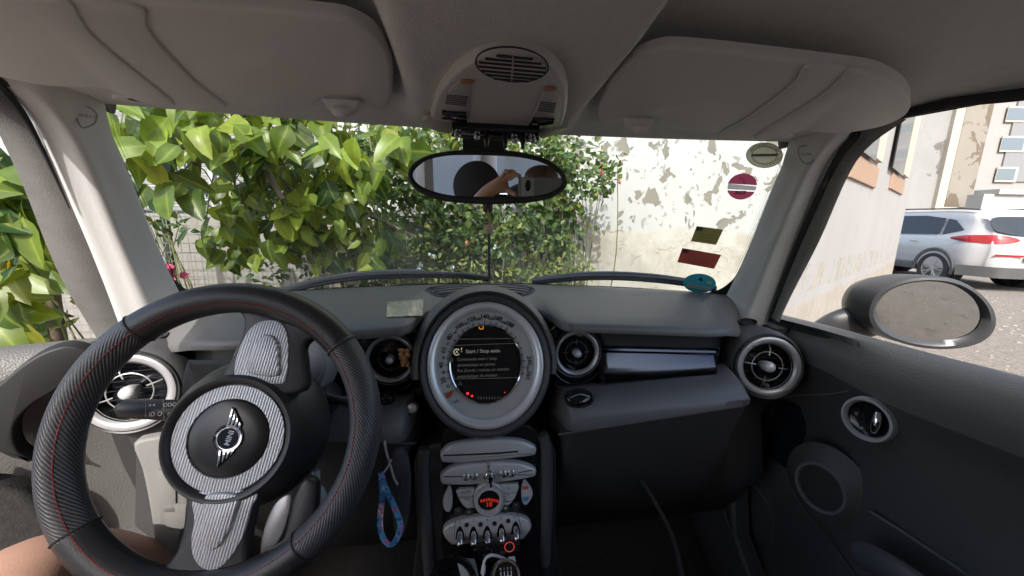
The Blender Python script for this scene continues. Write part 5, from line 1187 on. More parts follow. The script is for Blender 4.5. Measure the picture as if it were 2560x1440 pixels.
def peel_mat(name, white, under, thr=.56, scale=4.5, grime=(.45, .38, .28), flake=.5, low=None, band=None):
    m = bpy.data.materials.new(name); m.use_nodes = True; t = m.node_tree; b = t.nodes['Principled BSDF']; b.inputs['Roughness'].default_value = .85; b.inputs['Specular IOR Level'].default_value = .2
    tc = t.nodes.new('ShaderNodeTexCoord'); mp = t.nodes.new('ShaderNodeMapping'); mp.inputs['Rotation'].default_value = (0, .5, 0); mp.inputs['Scale'].default_value = (1.0, 1, .75)
    t.links.new(tc.outputs['Object'], mp.inputs[0])
    def nz(sc, det, rough=.6, dist=0.0):
        n = t.nodes.new('ShaderNodeTexNoise'); n.inputs['Scale'].default_value = sc; n.inputs['Detail'].default_value = det; n.inputs['Roughness'].default_value = rough; n.inputs['Distortion'].default_value = dist
        t.links.new(mp.outputs[0], n.inputs[0]); return n
    def ramp(n, a, bb):
        r = t.nodes.new('ShaderNodeMapRange'); r.inputs['From Min'].default_value = a; r.inputs['From Max'].default_value = bb; t.links.new(n.outputs[0], r.inputs[0]); return r
    def mix(f, c1, c2):
        x = t.nodes.new('ShaderNodeMix'); x.data_type = 'RGBA'; t.links.new(f.outputs[0], x.inputs[0])
        for i, c in ((6, c1), (7, c2)):
            if isinstance(c, tuple): x.inputs[i].default_value = (*c, 1)
            else: t.links.new(c.outputs[2], x.inputs[i])
        return x
    base = mix(ramp(nz(1.2, 6), .35, .7), white, tuple(a * .90 for a in white))
    under_ = mix(ramp(nz(7, 4), .40, .62), under, grime)
    big = ramp(nz(scale, 5, .55, .5), thr, thr + .012)
    sm = ramp(nz(scale * 3.2, 4, .5, .4), .635, .645)
    mx = t.nodes.new('ShaderNodeMath'); mx.operation = 'MAXIMUM'; t.links.new(big.outputs[0], mx.inputs[0]); mu = t.nodes.new('ShaderNodeMath'); mu.operation = 'MULTIPLY'; mu.inputs[1].default_value = flake; t.links.new(sm.outputs[0], mu.inputs[0]); t.links.new(mu.outputs[0], mx.inputs[1])
    if band:
        s2 = t.nodes.new('ShaderNodeSeparateXYZ'); t.links.new(tc.outputs['Object'], s2.inputs[0]); d2 = t.nodes.new('ShaderNodeMath'); d2.operation = 'COMPARE'; d2.inputs[1].default_value = band[0]; d2.inputs[2].default_value = band[1]
        t.links.new(s2.outputs[2], d2.inputs[0]); bz = ramp(nz(5.5, 6, .65, 1.0), .53, .54); m3 = t.nodes.new('ShaderNodeMath'); m3.operation = 'MULTIPLY'; t.links.new(bz.outputs[0], m3.inputs[0]); t.links.new(d2.outputs[0], m3.inputs[1])
        m4 = t.nodes.new('ShaderNodeMath'); m4.operation = 'MAXIMUM'; t.links.new(mx.outputs[0], m4.inputs[0]); t.links.new(m3.outputs[0], m4.inputs[1]); mx = m4
    fin = mix(mx, base, under_)
    if low:
        sp_ = t.nodes.new('ShaderNodeSeparateXYZ'); t.links.new(tc.outputs['Object'], sp_.inputs[0])
        wob = nz(2.2, 5); ad = t.nodes.new('ShaderNodeMath'); ad.operation = 'MULTIPLY_ADD'; ad.inputs[1].default_value = .22; t.links.new(wob.outputs[0], ad.inputs[0]); t.links.new(sp_.outputs[2], ad.inputs[2])
        r2 = t.nodes.new('ShaderNodeMapRange'); r2.inputs['From Min'].default_value = low[0]; r2.inputs['From Max'].default_value = low[0] - .03; t.links.new(ad.outputs[0], r2.inputs[0])
        lowc = mix(ramp(nz(6, 6, .7), .42, .6), low[1], low[2]); fin = mix(r2, fin, lowc)
    t.links.new(fin.outputs[2], b.inputs['Base Color'])
    bp = t.nodes.new('ShaderNodeBump'); bp.inputs['Strength'].default_value = .5; bp.inputs['Distance'].default_value = .01; bp.invert = True
    t.links.new(mx.outputs[0], bp.inputs['Height']); n3 = nz(40, 4); bp2 = t.nodes.new('ShaderNodeBump'); bp2.inputs['Strength'].default_value = .25; bp2.inputs['Distance'].default_value = .004
    t.links.new(n3.outputs[0], bp2.inputs['Height']); t.links.new(bp.outputs[0], bp2.inputs['Normal']); t.links.new(bp2.outputs[0], b.inputs['Normal'])
    return m
# the peeling building: one face ahead, one running away to the right
CO = (1.83, 2.60); FE = (7.89, 7.60); WL_ = (-.95, 2.95); ZT = 4.6
d_ = V((FE[0] - CO[0], FE[1] - CO[1], 0)).normalized()
wb = thing('white_building', 'white rendered building with peeling paint and tall windows, straight ahead and along the right', 'building', cw(*CO, GZ))
def slab(mb, a, b, th, z0, z1):
    A, B = cw(*a), cw(*b); d = (B - A).normalized(); n = V((-d.y, d.x, 0)) * th
    vs = []
    for z in (z0, z1): vs += [A + V((0, 0, z)), B + V((0, 0, z)), B + n + V((0, 0, z)), A + n + V((0, 0, z))]
    mb.add(vs, [[0, 1, 2, 3], [4, 7, 6, 5], [0, 4, 5, 1], [1, 5, 6, 2], [2, 6, 7, 3], [3, 7, 4, 0]])
mb = MB(); slab(mb, WL_, CO, .35, GZ, ZT)
obj('peeling_wall', mb, peel_mat('peeling_paint', (.42, .42, .418), (.165, .158, .15), .572, 7.0, (.205, .19, .16), .6, (-1.62, (.355, .33, .285), (.42, .405, .375))), wb, smooth=False)
mb = MB(); slab(mb, (CO[0] + .003, CO[1] + .004), FE, .35, GZ, 7.0)
obj('side_wall', mb, peel_mat('sunlit_render', (.36, .342, .332), (.28, .28, .24), .66, 3.4, (.40, .33, .27), .12, (-3.44, (.325, .285, .245), (.365, .33, .29)), (-3.36, .13)), wb, smooth=False)
BP = cw(*CO); BN = (cw(*FE) - cw(*CO)).normalized(); BN = V((BN.y, -BN.x, 0))
def bw(px, py, l=0): return PL(px, py, BP + BN * l, BN)
m_terra = mat('terracotta_panel', (.34, .22, .15), .8, var=.12, vscale=6); m_frame = mat('cream_frame', (.46, .41, .335), .6); m_dark = mat('dark_pane', (.05, .055, .06), .12)
def rectB(x0, x1, y0, y1, l):                    # upright rectangle on the side wall, heights read at its right edge
    a, b = bw(x0, y1, l), bw(x1, y1, l); a.z = bw(x1, y0, l).z; return [V((a.x, a.y, a.z)), V((b.x, b.y, a.z)), V((b.x, b.y, b.z)), V((a.x, a.y, b.z))]
for (x0, x1, y1, pt, ps) in ((2120, 2188, 402, 415, 471), (2226, 2257, 440, 449, 487)):
    mb = MB(); mb.prism(rectB(x0 - 4, x1 + 5, y1 - 320, y1 + 6, .0), BN, .05, .005); wf = obj('window', mb, m_frame, wb, smooth=False)
    mb = MB(); mb.prism(rectB(x0 + 1, x1, y1 - 310, y1, .05), BN, .006); obj('pane', mb, m_dark, wf, smooth=False)
    mb = MB(); mb.prism(rectB(x0 - 9, x1 - 5, pt, ps, .0), BN, .025, .006); obj('sill_panel', mb, m_terra, wf, smooth=False)
# rest of the yard behind the car, seen in the mirror: white walls
m_wallw = peel_mat('white_render', (.46, .452, .44), (.45, .42, .38), .66, 1.5, flake=.1)
def block(name, label, cat, px0, px1, zc, z1, depth, m, z0=GZ):
    k0, k1 = (px0 - 1302) / FPX, (px1 - 1302) / FPX
    f = 1 / math.cos(_p)
    A = cw(k0 * zc / f, zc); B = cw(k1 * zc / f, zc); n = cw(0, zc + depth) - cw(0, zc)
    mb = MB(); vs = []
    for z in (z0, z1): vs += [A + V((0, 0, z)), B + V((0, 0, z)), B + n + V((0, 0, z)), A + n + V((0, 0, z))]
    mb.add(vs, [[0, 1, 2, 3], [4, 7, 6, 5], [0, 4, 5, 1], [1, 5, 6, 2], [2, 6, 7, 3], [3, 7, 4, 0]]); 
    o = obj(name, mb, m, None, smooth=False); return tag(o, label, cat) if label else o
# (block positions are given at horizon level)
gwall = block('grey_wall', 'grey rendered gable wall with a dark peeled patch, above the white car', 'wall', 2185, 2345, 10.6, 8, 3, peel_mat('grey_render', (.28, .274, .272), (.13, .125, .12), .60, 1.1, (.16, .15, .14), .1))
block('corner_strip', 'cream plaster pilaster between the grey wall and the stained tower', 'pilaster', 2345, 2366, 10.5, 8, .5, mat('cream_plaster', (.42, .37, .305), .8, var=.1, vscale=4))
block('stained_wall', 'brown stained concrete tower wall between pale buildings', 'tower', 2367, 2430, 12.5, 9, 3, peel_mat('stained_concrete', (.26, .235, .205), (.15, .12, .09), .52, 1.1, (.16, .13, .10), .5))
ob_ = block('office_building', 'pale grey block with square windows in a dark strip, at the right edge', 'building', 2428, 2760, 13, 10, 5, mat('pale_concrete', (.30, .293, .285), .8, var=.08, vscale=2))
OBP = cw(0, 13); OBN = cw(0, 12) - cw(0, 13)
def obx(px, py, l=0): return PL(px, py, OBP + OBN * l, OBN)
def rectO(x0, y0, x1, y1, l): 
    a, b = obx(x0, y1, l), obx(x1, y1, l); a.z = obx(x1, y0, l).z; return [a, V((b.x, b.y, a.z)), b, V((a.x, a.y, b.z))]
mb = MB(); mb.prism(rectO(2492, 180, 2566, 455, .0), OBN, .05); obj('dark_strip', mb, mat('grey_cladding', (.22, .22, .23), .6, var=.06, vscale=3), ob_, smooth=False)
m_wsky = mat('window_sky', (.16, .19, .22), .08, .1)
for (x0, y0, x1, y1) in ((2514, 270, 2600, 303), (2499, 344, 2556, 377), (2487, 421, 2534, 452), (2600, 344, 2660, 377)):
    mb = MB(); mb.prism(rectO(x0 - 3, y0 - 3, x1 + 3, y1 + 4, .05), OBN, .02, .004); wf = obj('window', mb, m_frame, ob_, smooth=False)
    mb = MB(); mb.prism(rectO(x0 + 1, y0 + 1, x1 - 1, y1 - 1, .0705), OBN, .004); obj('pane', mb, m_wsky, wf, smooth=False)
low = block('boundary_wall', 'low white wall with a concrete ledge behind the white car', 'wall', 2458, 2760, 11.0, 1.0, .4, m_wallw)
mb = MB(); A = cw((2452 - 1280) / FPX * 10.9, 10.9); B = cw((2760 - 1280) / FPX * 10.9, 10.9)
mb.add([q + V((0, 0, z)) + (cw(0, k) - cw(0, 0)) for z in (1.0, 1.14) for k in (0, .6) for q in (A, B)], [[0, 1, 3, 2], [4, 6, 7, 5], [0, 4, 5, 1], [2, 3, 7, 6], [0, 2, 6, 4], [1, 5, 7, 3]]); obj('ledge', mb, mat('ledge_concrete', (.40, .38, .36), .8, var=.1, vscale=4), low, smooth=False)
block('link_wall', 'grubby white wall with a dark opening, low between the stained tower and the ledge', 'wall', 2366, 2470, 11.6, .65, .4, peel_mat('grubby_white', (.42, .40, .37), (.25, .28, .26), .60, 2.0))
# ---------------- white car parked to the right
m_white_p = mat('white_car_paint', (.42, .42, .424), .22, coat=.8); m_clad = mat('grey_cladding_plastic', (.07, .07, .072), .55, var=.1, vscale=10); m_tint = mat('tinted_window', (.035, .04, .045), .05)
hd = V((.10 * math.cos(_y) + .995 * math.sin(_y), -.10 * math.sin(_y) + .995 * math.cos(_y), 0)).normalized()   # heading
rwc = cw((2344 - 1280) / FPX * 8.15, 8.15, GZ)      # rear left wheel on the ground
lf = V((-hd.y, hd.x, 0))
suv = thing('white_suv', 'white sport utility car parked beyond the corner, its tail and red lamp showing', 'car', rwc - lf * .80 + hd * 1.3)
def S(s, w, z): return rwc + hd * (s - .86) + lf * (w - .80) + V((0, 0, z))    # s from the tail, w to the left of centre, z up
ST2 = [(-.02, .30, .52, .95, 1.06, .70, .60, .40), (.0, .33, .55, 1.00, 1.12, .84, .74, .45)]
def sect(s):
    # lower edge, widest, shoulder, window foot, roof edge, roof centre
    zr = 1.64 - .10 * ss(.55, -.02, s) - .25 * ss(2.5, 3.4, s) - .05 * ss(1.2, 0, s)
    bk = ss(.5, .0, s)
    fr = ss(3.2, 4.5, s); zb = 1.02 - .02 * fr
    if s > 3.3: zr = lerp(zr, 1.02, ss(3.0, 3.5, s))
    zr = lerp(zr, 1.08, 0)
    wr = lerp(.60, .56, bk); wm = .915 - .17 * bk ** 2.2 - .12 * fr
    return [(wm * .93, .34), (wm * .985, .42), (wm, .62), (wm * .995, .82), (wm * .975, .98), (wm * .93, 1.06 - .0 * bk), (lerp(wm * .80, wr, .45), lerp(1.06, zr, .62)), (wr + .07, zr - .07), (wr - .04, zr - .012), (.3, zr + .012), (0, zr + .016)]
mb = MB(); rows = []
SS_ = [0, .03, .07, .12, .18, .25, .34, .45, .7, .86, 1.1, 1.5, 2.0, 2.5, 3.0, 3.5, 4.0, 4.35, 4.48]
def sxoff(z, s): return 0.0 if s > .6 else (1 - ss(0, .6, s)) * (.34 * ss(1.00, 1.62, z) - .05 * ss(.5, .75, z) * ss(1.05, .85, z) + .03)
for s in SS_:
    c = sect(s); row = [S(s + sxoff(z, s), w, z) for w, z in c] + [S(s + sxoff(z, s), -w, z) for w, z in c[-2::-1]]
    rows.append(row)
mb.grid(rows); 
o_ = len(mb.v) - len(rows) * len(rows[0])
L_ = len(rows[0])
mb.grid([[S(sxoff(z, 0) - .11 * (1 - u ** 4), w * u, z) for u in [1 - k / 8 for k in range(17)]] for w, z in sect(0)])
body = obj('body', mb, m_white_p, suv, ang=75)
# side glass
def sg(pts, name, off=.012, m=None):
    mb = MB(); P = []
    for s, z in pts:
        t = (z - 1.06) / (1.60 - 1.06); c = sect(s); w = lerp(c[5][0], c[7][0], max(0, min(1, t))); w = lerp(c[5][0], c[6][0], (z - 1.06) / (c[6][1] - 1.06)) if z < c[6][1] else lerp(c[6][0], c[7][0], (z - c[6][1]) / (c[7][1] - c[6][1]))
        P.append(S(s, w + off, z))
    n = (lf + V((0, 0, .45))).normalized(); mb.prism(P, n, .008); return obj(name, mb, m or m_tint, suv, smooth=False)
sg([(.92, 1.10), (2.2, 1.08), (2.2, 1.50), (1.45, 1.50), (1.02, 1.44)], 'side_window')
sg([(.50, 1.20), (.86, 1.10), (.96, 1.43), (.80, 1.40)], 'quarter_window')
sg([(2.28, 1.07), (3.2, 1.06), (2.8, 1.40), (2.28, 1.50)], 'side_window')
def rear(w, z, off=.012):
    ww = min((abs(zz_ - z), w_) for w_, zz_ in sect(0) if w_ > .1)[1]; return S(sxoff(z, 0) - off - .11 * (1 - min(1, abs(w) / ww) ** 4), w, z)
mb = MB(); mb.prism(spl([rear(w, z) for w, z in [(-.56, 1.14), (-.30, 1.10), (.30, 1.10), (.56, 1.14), (.66, 1.22), (.58, 1.44), (.2, 1.47), (-.2, 1.47), (-.58, 1.44), (-.66, 1.22)]], 3, True), -hd + V((0, 0, .6)), .008); obj('rear_window', mb, m_tint, suv, smooth=False)
m_tail = mat('tail_lamp_red', (.33, .018, .025), .15, coat=.5)
for sd in (1, -1):
    mb = MB()
    rows = []
    for t in [k / 14 for k in range(15)]:
        # runs from the flank round the corner to the tailgate
        if t < .45: s = lerp(.62, .02, t / .45); w = sect(max(0, s))[4][0] + .012; base = S(s + 0, sd * w, 0)
        else: w = lerp(sect(0)[4][0], .38, (t - .45) / .55); base = S(-.014 - .11 * (1 - min(1, w / sect(0)[4][0]) ** 4), sd * w, 0)
        h = .085 * math.sin(math.pi * min(1, max(0.02, t * .94 + .03))) ** .7; zc_ = 1.03 - .01 * t
        rows.append([base + V((0, 0, zc_ + h * q)) + (-hd * .012 if t > .45 else lf * sd * .006) * (1 - abs(q)) + hd * (sxoff(zc_ + h * q, 0) if t >= .45 else sxoff(zc_ + h * q, max(0, s))) for q in (-1, -.5, 0, .5, 1)])
    mb.grid(rows); obj('tail_light', mb, m_tail, suv)
    mb = MB(); mb.prism([rear(sd * w, z, .02) for w, z in [(.30, .70), (.72, .70), (.70, .74), (.30, .735)]], -hd, .01); obj('reflector', mb, m_tail, suv, smooth=False)
    mb = MB(); mb.tube(spl([S(s, sd * (sect(s)[7][0] - .03), sect(s)[7][1] + .085) for s in (.45, .8, 1.5, 2.2, 2.9)], 5), .022, 8, flat=.7); obj('roof_rail', mb, m_clad, suv)
    mb = MB(); mb.tube([S(1.28, sd * (.925), .93), S(1.36, sd * .945, .93), S(1.46, sd * .93, .935)], .014, 8); obj('door_handle', mb, m_satin, suv)
    # wheel-arch and sill cladding
    for s0 in (.86, 3.53):
        mb = MB(); rows = []
        for k in range(21):
            q = math.pi * (-.06 + 1.12 * k / 20)
            rows.append([S(s0 + math.cos(q) * r, sd * (.915 + o - .0), .355 + math.sin(q) * r) for r, o in ((.375, -.30), (.375, -.0), (.39, .016), (.44, .016), (.455, -.002))])
        mb.grid(rows); obj('wheel_arch', mb, m_clad, suv)
    mb = MB(); mb.prism([S(s, sd * .90, z) for s, z in [(1.28, .30), (3.1, .30), (3.1, .45), (1.28, .45)]], lf * sd, .03, .006); obj('sill', mb, m_clad, suv)
mb = MB(); rows = []
for t in [k / 16 for k in range(17)]:
    w = lerp(.87, -.87, t); s = .42 * (1 - ss(0, .16, t)) + .42 * ss(.84, 1, t)
    rows.append([S(s - .03, w * 1.085, z) + hd * (-.045 - .11 * (1 - min(1, abs(w) / .87) ** 4)) for z in (.28, .31, .40, .46, .49)])
mb.grid(rows); obj('bumper', mb, m_clad, suv)
mb = MB(); mb.prism([rear(w, z, .035) for w, z in [(-.26, .62), (.26, .62), (.26, .73), (-.26, .73)]], -hd, .012); npl = obj('number_plate', mb, m_ink, suv, smooth=False)
mb = MB(); 
mb.text('2', .10, rear(.20, .675, .05), -lf, V((0, 0, 1)), .001); obj('plate_digit', mb, m_white, npl, smooth=False, weld=False)
m_tyre = mat('tyre', (.03, .03, .03), .85, var=.2, vscale=20); m_alloy = mat('alloy', (.42, .41, .40), .35, .6); 
for s0 in (.86, 3.53):
    for sd in (1, -1):
        c = S(s0, sd * .82, .352); ax = lf * sd
        mb = MB(); mb.lathe([(.235, -.10), (.33, -.11), (.349, -.08), (.352, .0), (.349, .075), (.33, .10), (.29, .105), (.245, .09), (.235, .07)], c, ax, 36); wh = obj('wheel', mb, m_tyre, suv)
        mb = MB(); mb.lathe([(.24, .06), (.236, .088), (.222, .085), (.215, .03), (.20, -.02), (0, -.02)], c, ax, 36); mb.lathe([(.055, .06), (.05, .08), (0, .084)], c, ax, 16)
        a_, b_, n_2 = basis(ax)
        for k in range(5):
            for dq_ in (-.16, .16):
                q = 2 * math.pi * k / 5 + dq_; d2 = a_ * math.cos(q) + b_ * math.sin(q); d3 = a_ * math.cos(q - dq_ * .5) + b_ * math.sin(q - dq_ * .5)
                mb.tube([c + d3 * .04 + n_2 * .07, c + d2 * .14 + n_2 * .075, c + d2 * .228 + n_2 * .078], .017, 6)
        obj('rim', mb, m_alloy, wh)
        mb = MB(); mb.lathe([(.37, -.22), (.40, -.02), (.36, -.02)], c, ax, 30); obj('wheel_well', mb, m_ink, suv)
# ---------------- fence, garden wall, railing, house on the left
m_iron = mat('dark_green_iron', (.022, .035, .034), .5, var=.3, vscale=30)
wf_ = thing('wire_fence', 'square wire mesh fence on thin posts at the front left', 'fence', (-2, 2.22, GZ))
mb = MB(); fy = 2.22
def rod(mb, a, b, r): 
    d = (b - a).normalized(); u = V((0, 1, 0)); v = d.cross(u); mb.add([a + v * r, a + u * r, a - v * r, b + v * r, b + u * r, b - v * r], [[0, 1, 4, 3], [1, 2, 5, 4], [2, 0, 3, 5]])
random.seed(2)
for k in range(64):
    x = -3.3 + .05 * k; rod(mb, V((x, fy, GZ + .02)), V((x + random.uniform(-.01, .01), fy + random.uniform(-.01, .01), .03)), .0019)
for k in range(26):
    z = GZ + .03 + .049 * k; pts = [V((-3.3 + .32 * q, fy + random.uniform(-.006, .006), z + random.uniform(-.004, .004))) for q in range(11)]
    for a, b in zip(pts, pts[1:]): rod(mb, a, b, .0019)
obj('wire_mesh', mb, mat('galvanised_wire', (.20, .19, .175), .6, .3), wf_, smooth=False, weld=False)
for x in (-3.2, -1.62, -.18):
    mb = MB(); mb.tube([V((x, fy + .03, GZ)), V((x, fy + .03, .06))], .02, 10); obj('post', mb, m_iron, wf_)
mb = MB(); mb.box((-1.95, 2.65, GZ / 2 - .012), (3.9, .22, -GZ - .024)); gw = obj('garden_wall', mb, peel_mat('garden_wall_render', (.27, .255, .235), (.20, .185, .165), .6, 2.5, (.33, .28, .23), .3), None, smooth=False)
tag(gw, 'low grey beige garden wall behind the wire fence', 'wall')
rl = thing('iron_railing', 'dark green wrought iron railing with crossed bars on the garden wall', 'railing', (-1.4, 2.62, -.01))
ry = 2.60
mb = MB()
for z in (.005, .125, .43): mb.box((-1.95, ry, z), (3.9, .022, .016))
obj('rail', mb, m_iron, rl)
for x in (-2.9, -1.085):
    mb = MB(); mb.box((x, ry, .30), (.055, .05, .62)); mb.ball((x, ry, .62), .035); obj('post', mb, m_iron, rl)
mb = MB()
for k in range(12):
    x = -3.8 + .30 * k
    rod(mb, V((x, ry, .01)), V((x + .15, ry, .12)), .006); rod(mb, V((x + .15, ry, .01)), V((x, ry, .12)), .006); rod(mb, V((x + .15, ry, .12)), V((x + .30, ry, .01)), .0045)
    for q in (.04, .11): rod(mb, V((x + q + .05, ry, .125)), V((x + q + .05, ry, .10)), .006)
obj('crossed_bar', mb, m_iron, rl, smooth=False, weld=False)
mb = MB()
for k in range(15):
    x = -3.75 + .24 * k
    for sx in (-1, 1):
        P = [V((x + sx * (.05 - .045 * math.cos(q * .9) * (1 - q / 8)), ry, .385 + .03 * math.sin(q * 1.3) * (1 - q / 9))) for q in [k2 * .5 for k2 in range(10)]]; mb.tube(P, .005, 5)
    if k % 2 == 0: rod(mb, V((x + .12, ry, .13)), V((x + .12, ry, .42)), .006)
obj('scroll', mb, m_iron, rl)
hs = thing('white_house', 'white house with closed louvred shutters behind the railing', 'house', (-1.5, 4.6, GZ))
mb = MB(); mb.box((-1.6, 5.0, 1.2), (7.6, .6, 4.84)); obj('wall', mb, mat('house_white', (.42, .418, .415), .8, var=.05, vscale=2), hs, smooth=False)
for x0, x1 in ((-3.95, -2.75), (-2.70, -1.5)):
    mb = MB(); z = -.55
    while z < 1.6: mb.box(((x0 + x1) / 2, 4.66, z), (x1 - x0 - .06, .022, .058), Matrix.Rotation(math.radians(28), 3, 'X')); z += .068
    for x in (x0 + .02, x1 - .02): mb.box((x, 4.66, .5), (.045, .05, 2.25))
    obj('shutter', mb, mat('shutter_white', (.42, .42, .42), .5), hs, smooth=False)
br = thing('bar_railing', 'railing of plain upright dark bars in front of the white house', 'railing', (-.3, 3.9, GZ))
mb = MB()
for k in range(16): rod(mb, V((-1.0 + .11 * k, 3.9, -.5)), V((-1.0 + .11 * k, 3.9, .95)), .011)
obj('bar', mb, m_iron, br, smooth=False, weld=False)
mb = MB(); mb.box((-.2, 3.9, .93), (1.9, .03, .03)); mb.box((-.2, 3.9, -.2), (1.9, .03, .03)); obj('cross_rail', mb, m_iron, br)
mb = MB(); mb.box((-.2, 3.95, (GZ - .5) / 2 - .002), (2.0, .2, -GZ - .5)); obj('plinth', mb, m_wallw, br, smooth=False)
# yard wall behind the car (seen in the mirror)
mb = MB(); mb.box((-3.0, -9.0, .6), (16, .3, 3.63)); tag(obj('yard_wall', mb, m_wallw, None, smooth=False), 'white yard wall behind the car, seen only in the mirrors', 'wall')
# ---------------- vegetation
def leaf_mat(name, c0, c1, trans=.45, rough=.35):
    m = bpy.data.materials.new(name); m.use_nodes = True; t = m.node_tree; t.nodes.clear()
    o = t.nodes.new('ShaderNodeOutputMaterial'); at = t.nodes.new('ShaderNodeAttribute'); at.attribute_name = 'tint'
    sp_ = t.nodes.new('ShaderNodeSeparateColor'); t.links.new(at.outputs['Color'], sp_.inputs[0])
    mx = t.nodes.new('ShaderNodeMix'); mx.data_type = 'RGBA'; mx.inputs[6].default_value = (*c0, 1); mx.inputs[7].default_value = (*c1, 1); t.links.new(sp_.outputs[0], mx.inputs[0])
    yx = t.nodes.new('ShaderNodeMix'); yx.data_type = 'RGBA'; yx.inputs[7].default_value = (.50, .38, .06, 1); t.links.new(mx.outputs[2], yx.inputs[6]); t.links.new(sp_.outputs[2], yx.inputs[0]); mx = yx
    tc = t.nodes.new('ShaderNodeTexCoord'); nz = t.nodes.new('ShaderNodeTexNoise'); nz.inputs['Scale'].default_value = 22; nz.inputs['Detail'].default_value = 5; t.links.new(tc.outputs['Object'], nz.inputs[0])
    mr = t.nodes.new('ShaderNodeMapRange'); mr.inputs['From Min'].default_value = .3; mr.inputs['From Max'].default_value = .7; mr.inputs['To Min'].default_value = .72; mr.inputs['To Max'].default_value = 1.28; t.links.new(nz.outputs[0], mr.inputs[0])
    sc = t.nodes.new('ShaderNodeVectorMath'); sc.operation = 'SCALE'; t.links.new(mx.outputs[2], sc.inputs[0]); t.links.new(mr.outputs[0], sc.inputs['Scale'])
    vein = t.nodes.new('ShaderNodeMix'); vein.data_type = 'RGBA'; vein.inputs[7].default_value = (c1[0] * 1.5, c1[1] * 1.3, c1[2] * 1.8, 1); t.links.new(sc.outputs[0], vein.inputs[6])
    vm = t.nodes.new('ShaderNodeMath'); vm.operation = 'POWER'; vm.inputs[1].default_value = 7; t.links.new(sp_.outputs[1], vm.inputs[0]); vm2 = t.nodes.new('ShaderNodeMath'); vm2.operation = 'MULTIPLY'; vm2.inputs[1].default_value = .45; t.links.new(vm.outputs[0], vm2.inputs[0]); t.links.new(vm2.outputs[0], vein.inputs[0])
    df = t.nodes.new('ShaderNodeBsdfPrincipled'); df.inputs['Roughness'].default_value = rough; df.inputs['Specular IOR Level'].default_value = .45; t.links.new(vein.outputs[2], df.inputs['Base Color'])
    tl = t.nodes.new('ShaderNodeBsdfTranslucent'); hs = t.nodes.new('ShaderNodeVectorMath'); hs.operation = 'MULTIPLY'; hs.inputs[1].default_value = (2.0, 1.7, .6); t.links.new(vein.outputs[2], hs.inputs[0]); t.links.new(hs.outputs[0], tl.inputs[0])
    ms = t.nodes.new('ShaderNodeMixShader'); ms.inputs[0].default_value = trans; t.links.new(df.outputs[0], ms.inputs[1]); t.links.new(tl.outputs[0], ms.inputs[2]); t.links.new(ms.outputs[0], o.inputs[0])
    return m
yel = True
def leaf(mb, p, ax, up, L, W, fold=.25, curl=.25, tint=.5, rows=6):
    yl = random.choice((0, 0, 0, 0, 0, 0, .08, .12, .3, .75)) * random.random() if yel else 0
    wv_ = L * random.uniform(0, .035); ph_ = random.random() * 6.28
    ax = ax.normalized(); sd = ax.cross(up)
    if sd.length < 1e-3: sd = ax.cross(V((1, .2, 0)))
    sd.normalize(); n = sd.cross(ax); vs = []; cs = []
    for i in range(rows + 1):
        t = i / rows; w = W * (math.sin(math.pi * min(1, t ** .72)) ** .85) * .5 if 0 < t < 1 else .0004
        c = p + ax * (L * t) - n * (curl * L * t * t) + n * (wv_ * math.sin(t * 7 + ph_)) + sd * (wv_ * 1.2 * math.sin(t * 4 + ph_)); w *= 1 + .10 * math.sin(t * 11 + ph_)
        vs += [c - sd * w + n * (fold * w), c - sd * w * .5 + n * (fold * w * .38), c, c + sd * w * .5 + n * (fold * w * .38), c + sd * w + n * (fold * w)]
        yy = yl * (.4 + .6 * t); cs += [tint, 0, yy, 1, tint, .35, yy * .7, 1, tint, 1, yy * .4, 1, tint, .35, yy * .7, 1, tint, 0, yy, 1]
    fs = [[i * 5 + j, i * 5 + j + 1, i * 5 + j + 6, i * 5 + j + 5] for i in range(rows) for j in range(4)]
    mb.add(vs, fs); mb.c = (mb.c or []) + cs
def inpoly(x, y, P):
    r = False
    for i in range(len(P)):
        (x0, y0), (x1, y1) = P[i - 1], P[i]
        if (y0 > y) != (y1 > y) and x < (x1 - x0) * (y - y0) / (y1 - y0) + x0: r = not r
    return r
def rnd_in(P):
    xs = [p[0] for p in P]; ys = [p[1] for p in P]
    while True:
        x, y = random.uniform(min(xs), max(xs)), random.uniform(min(ys), max(ys))
        if inpoly(x, y, P): return x, y
rv = lambda s=1: V((random.uniform(-s, s), random.uniform(-s, s), random.uniform(-s, s)))
m_bark = mat('bark', (.16, .12, .09), .9, var=.4, vscale=30, bump=1.0, bscale=60)
m_twig = mat('green_twig', (.14, .15, .06), .7, var=.2, vscale=30)
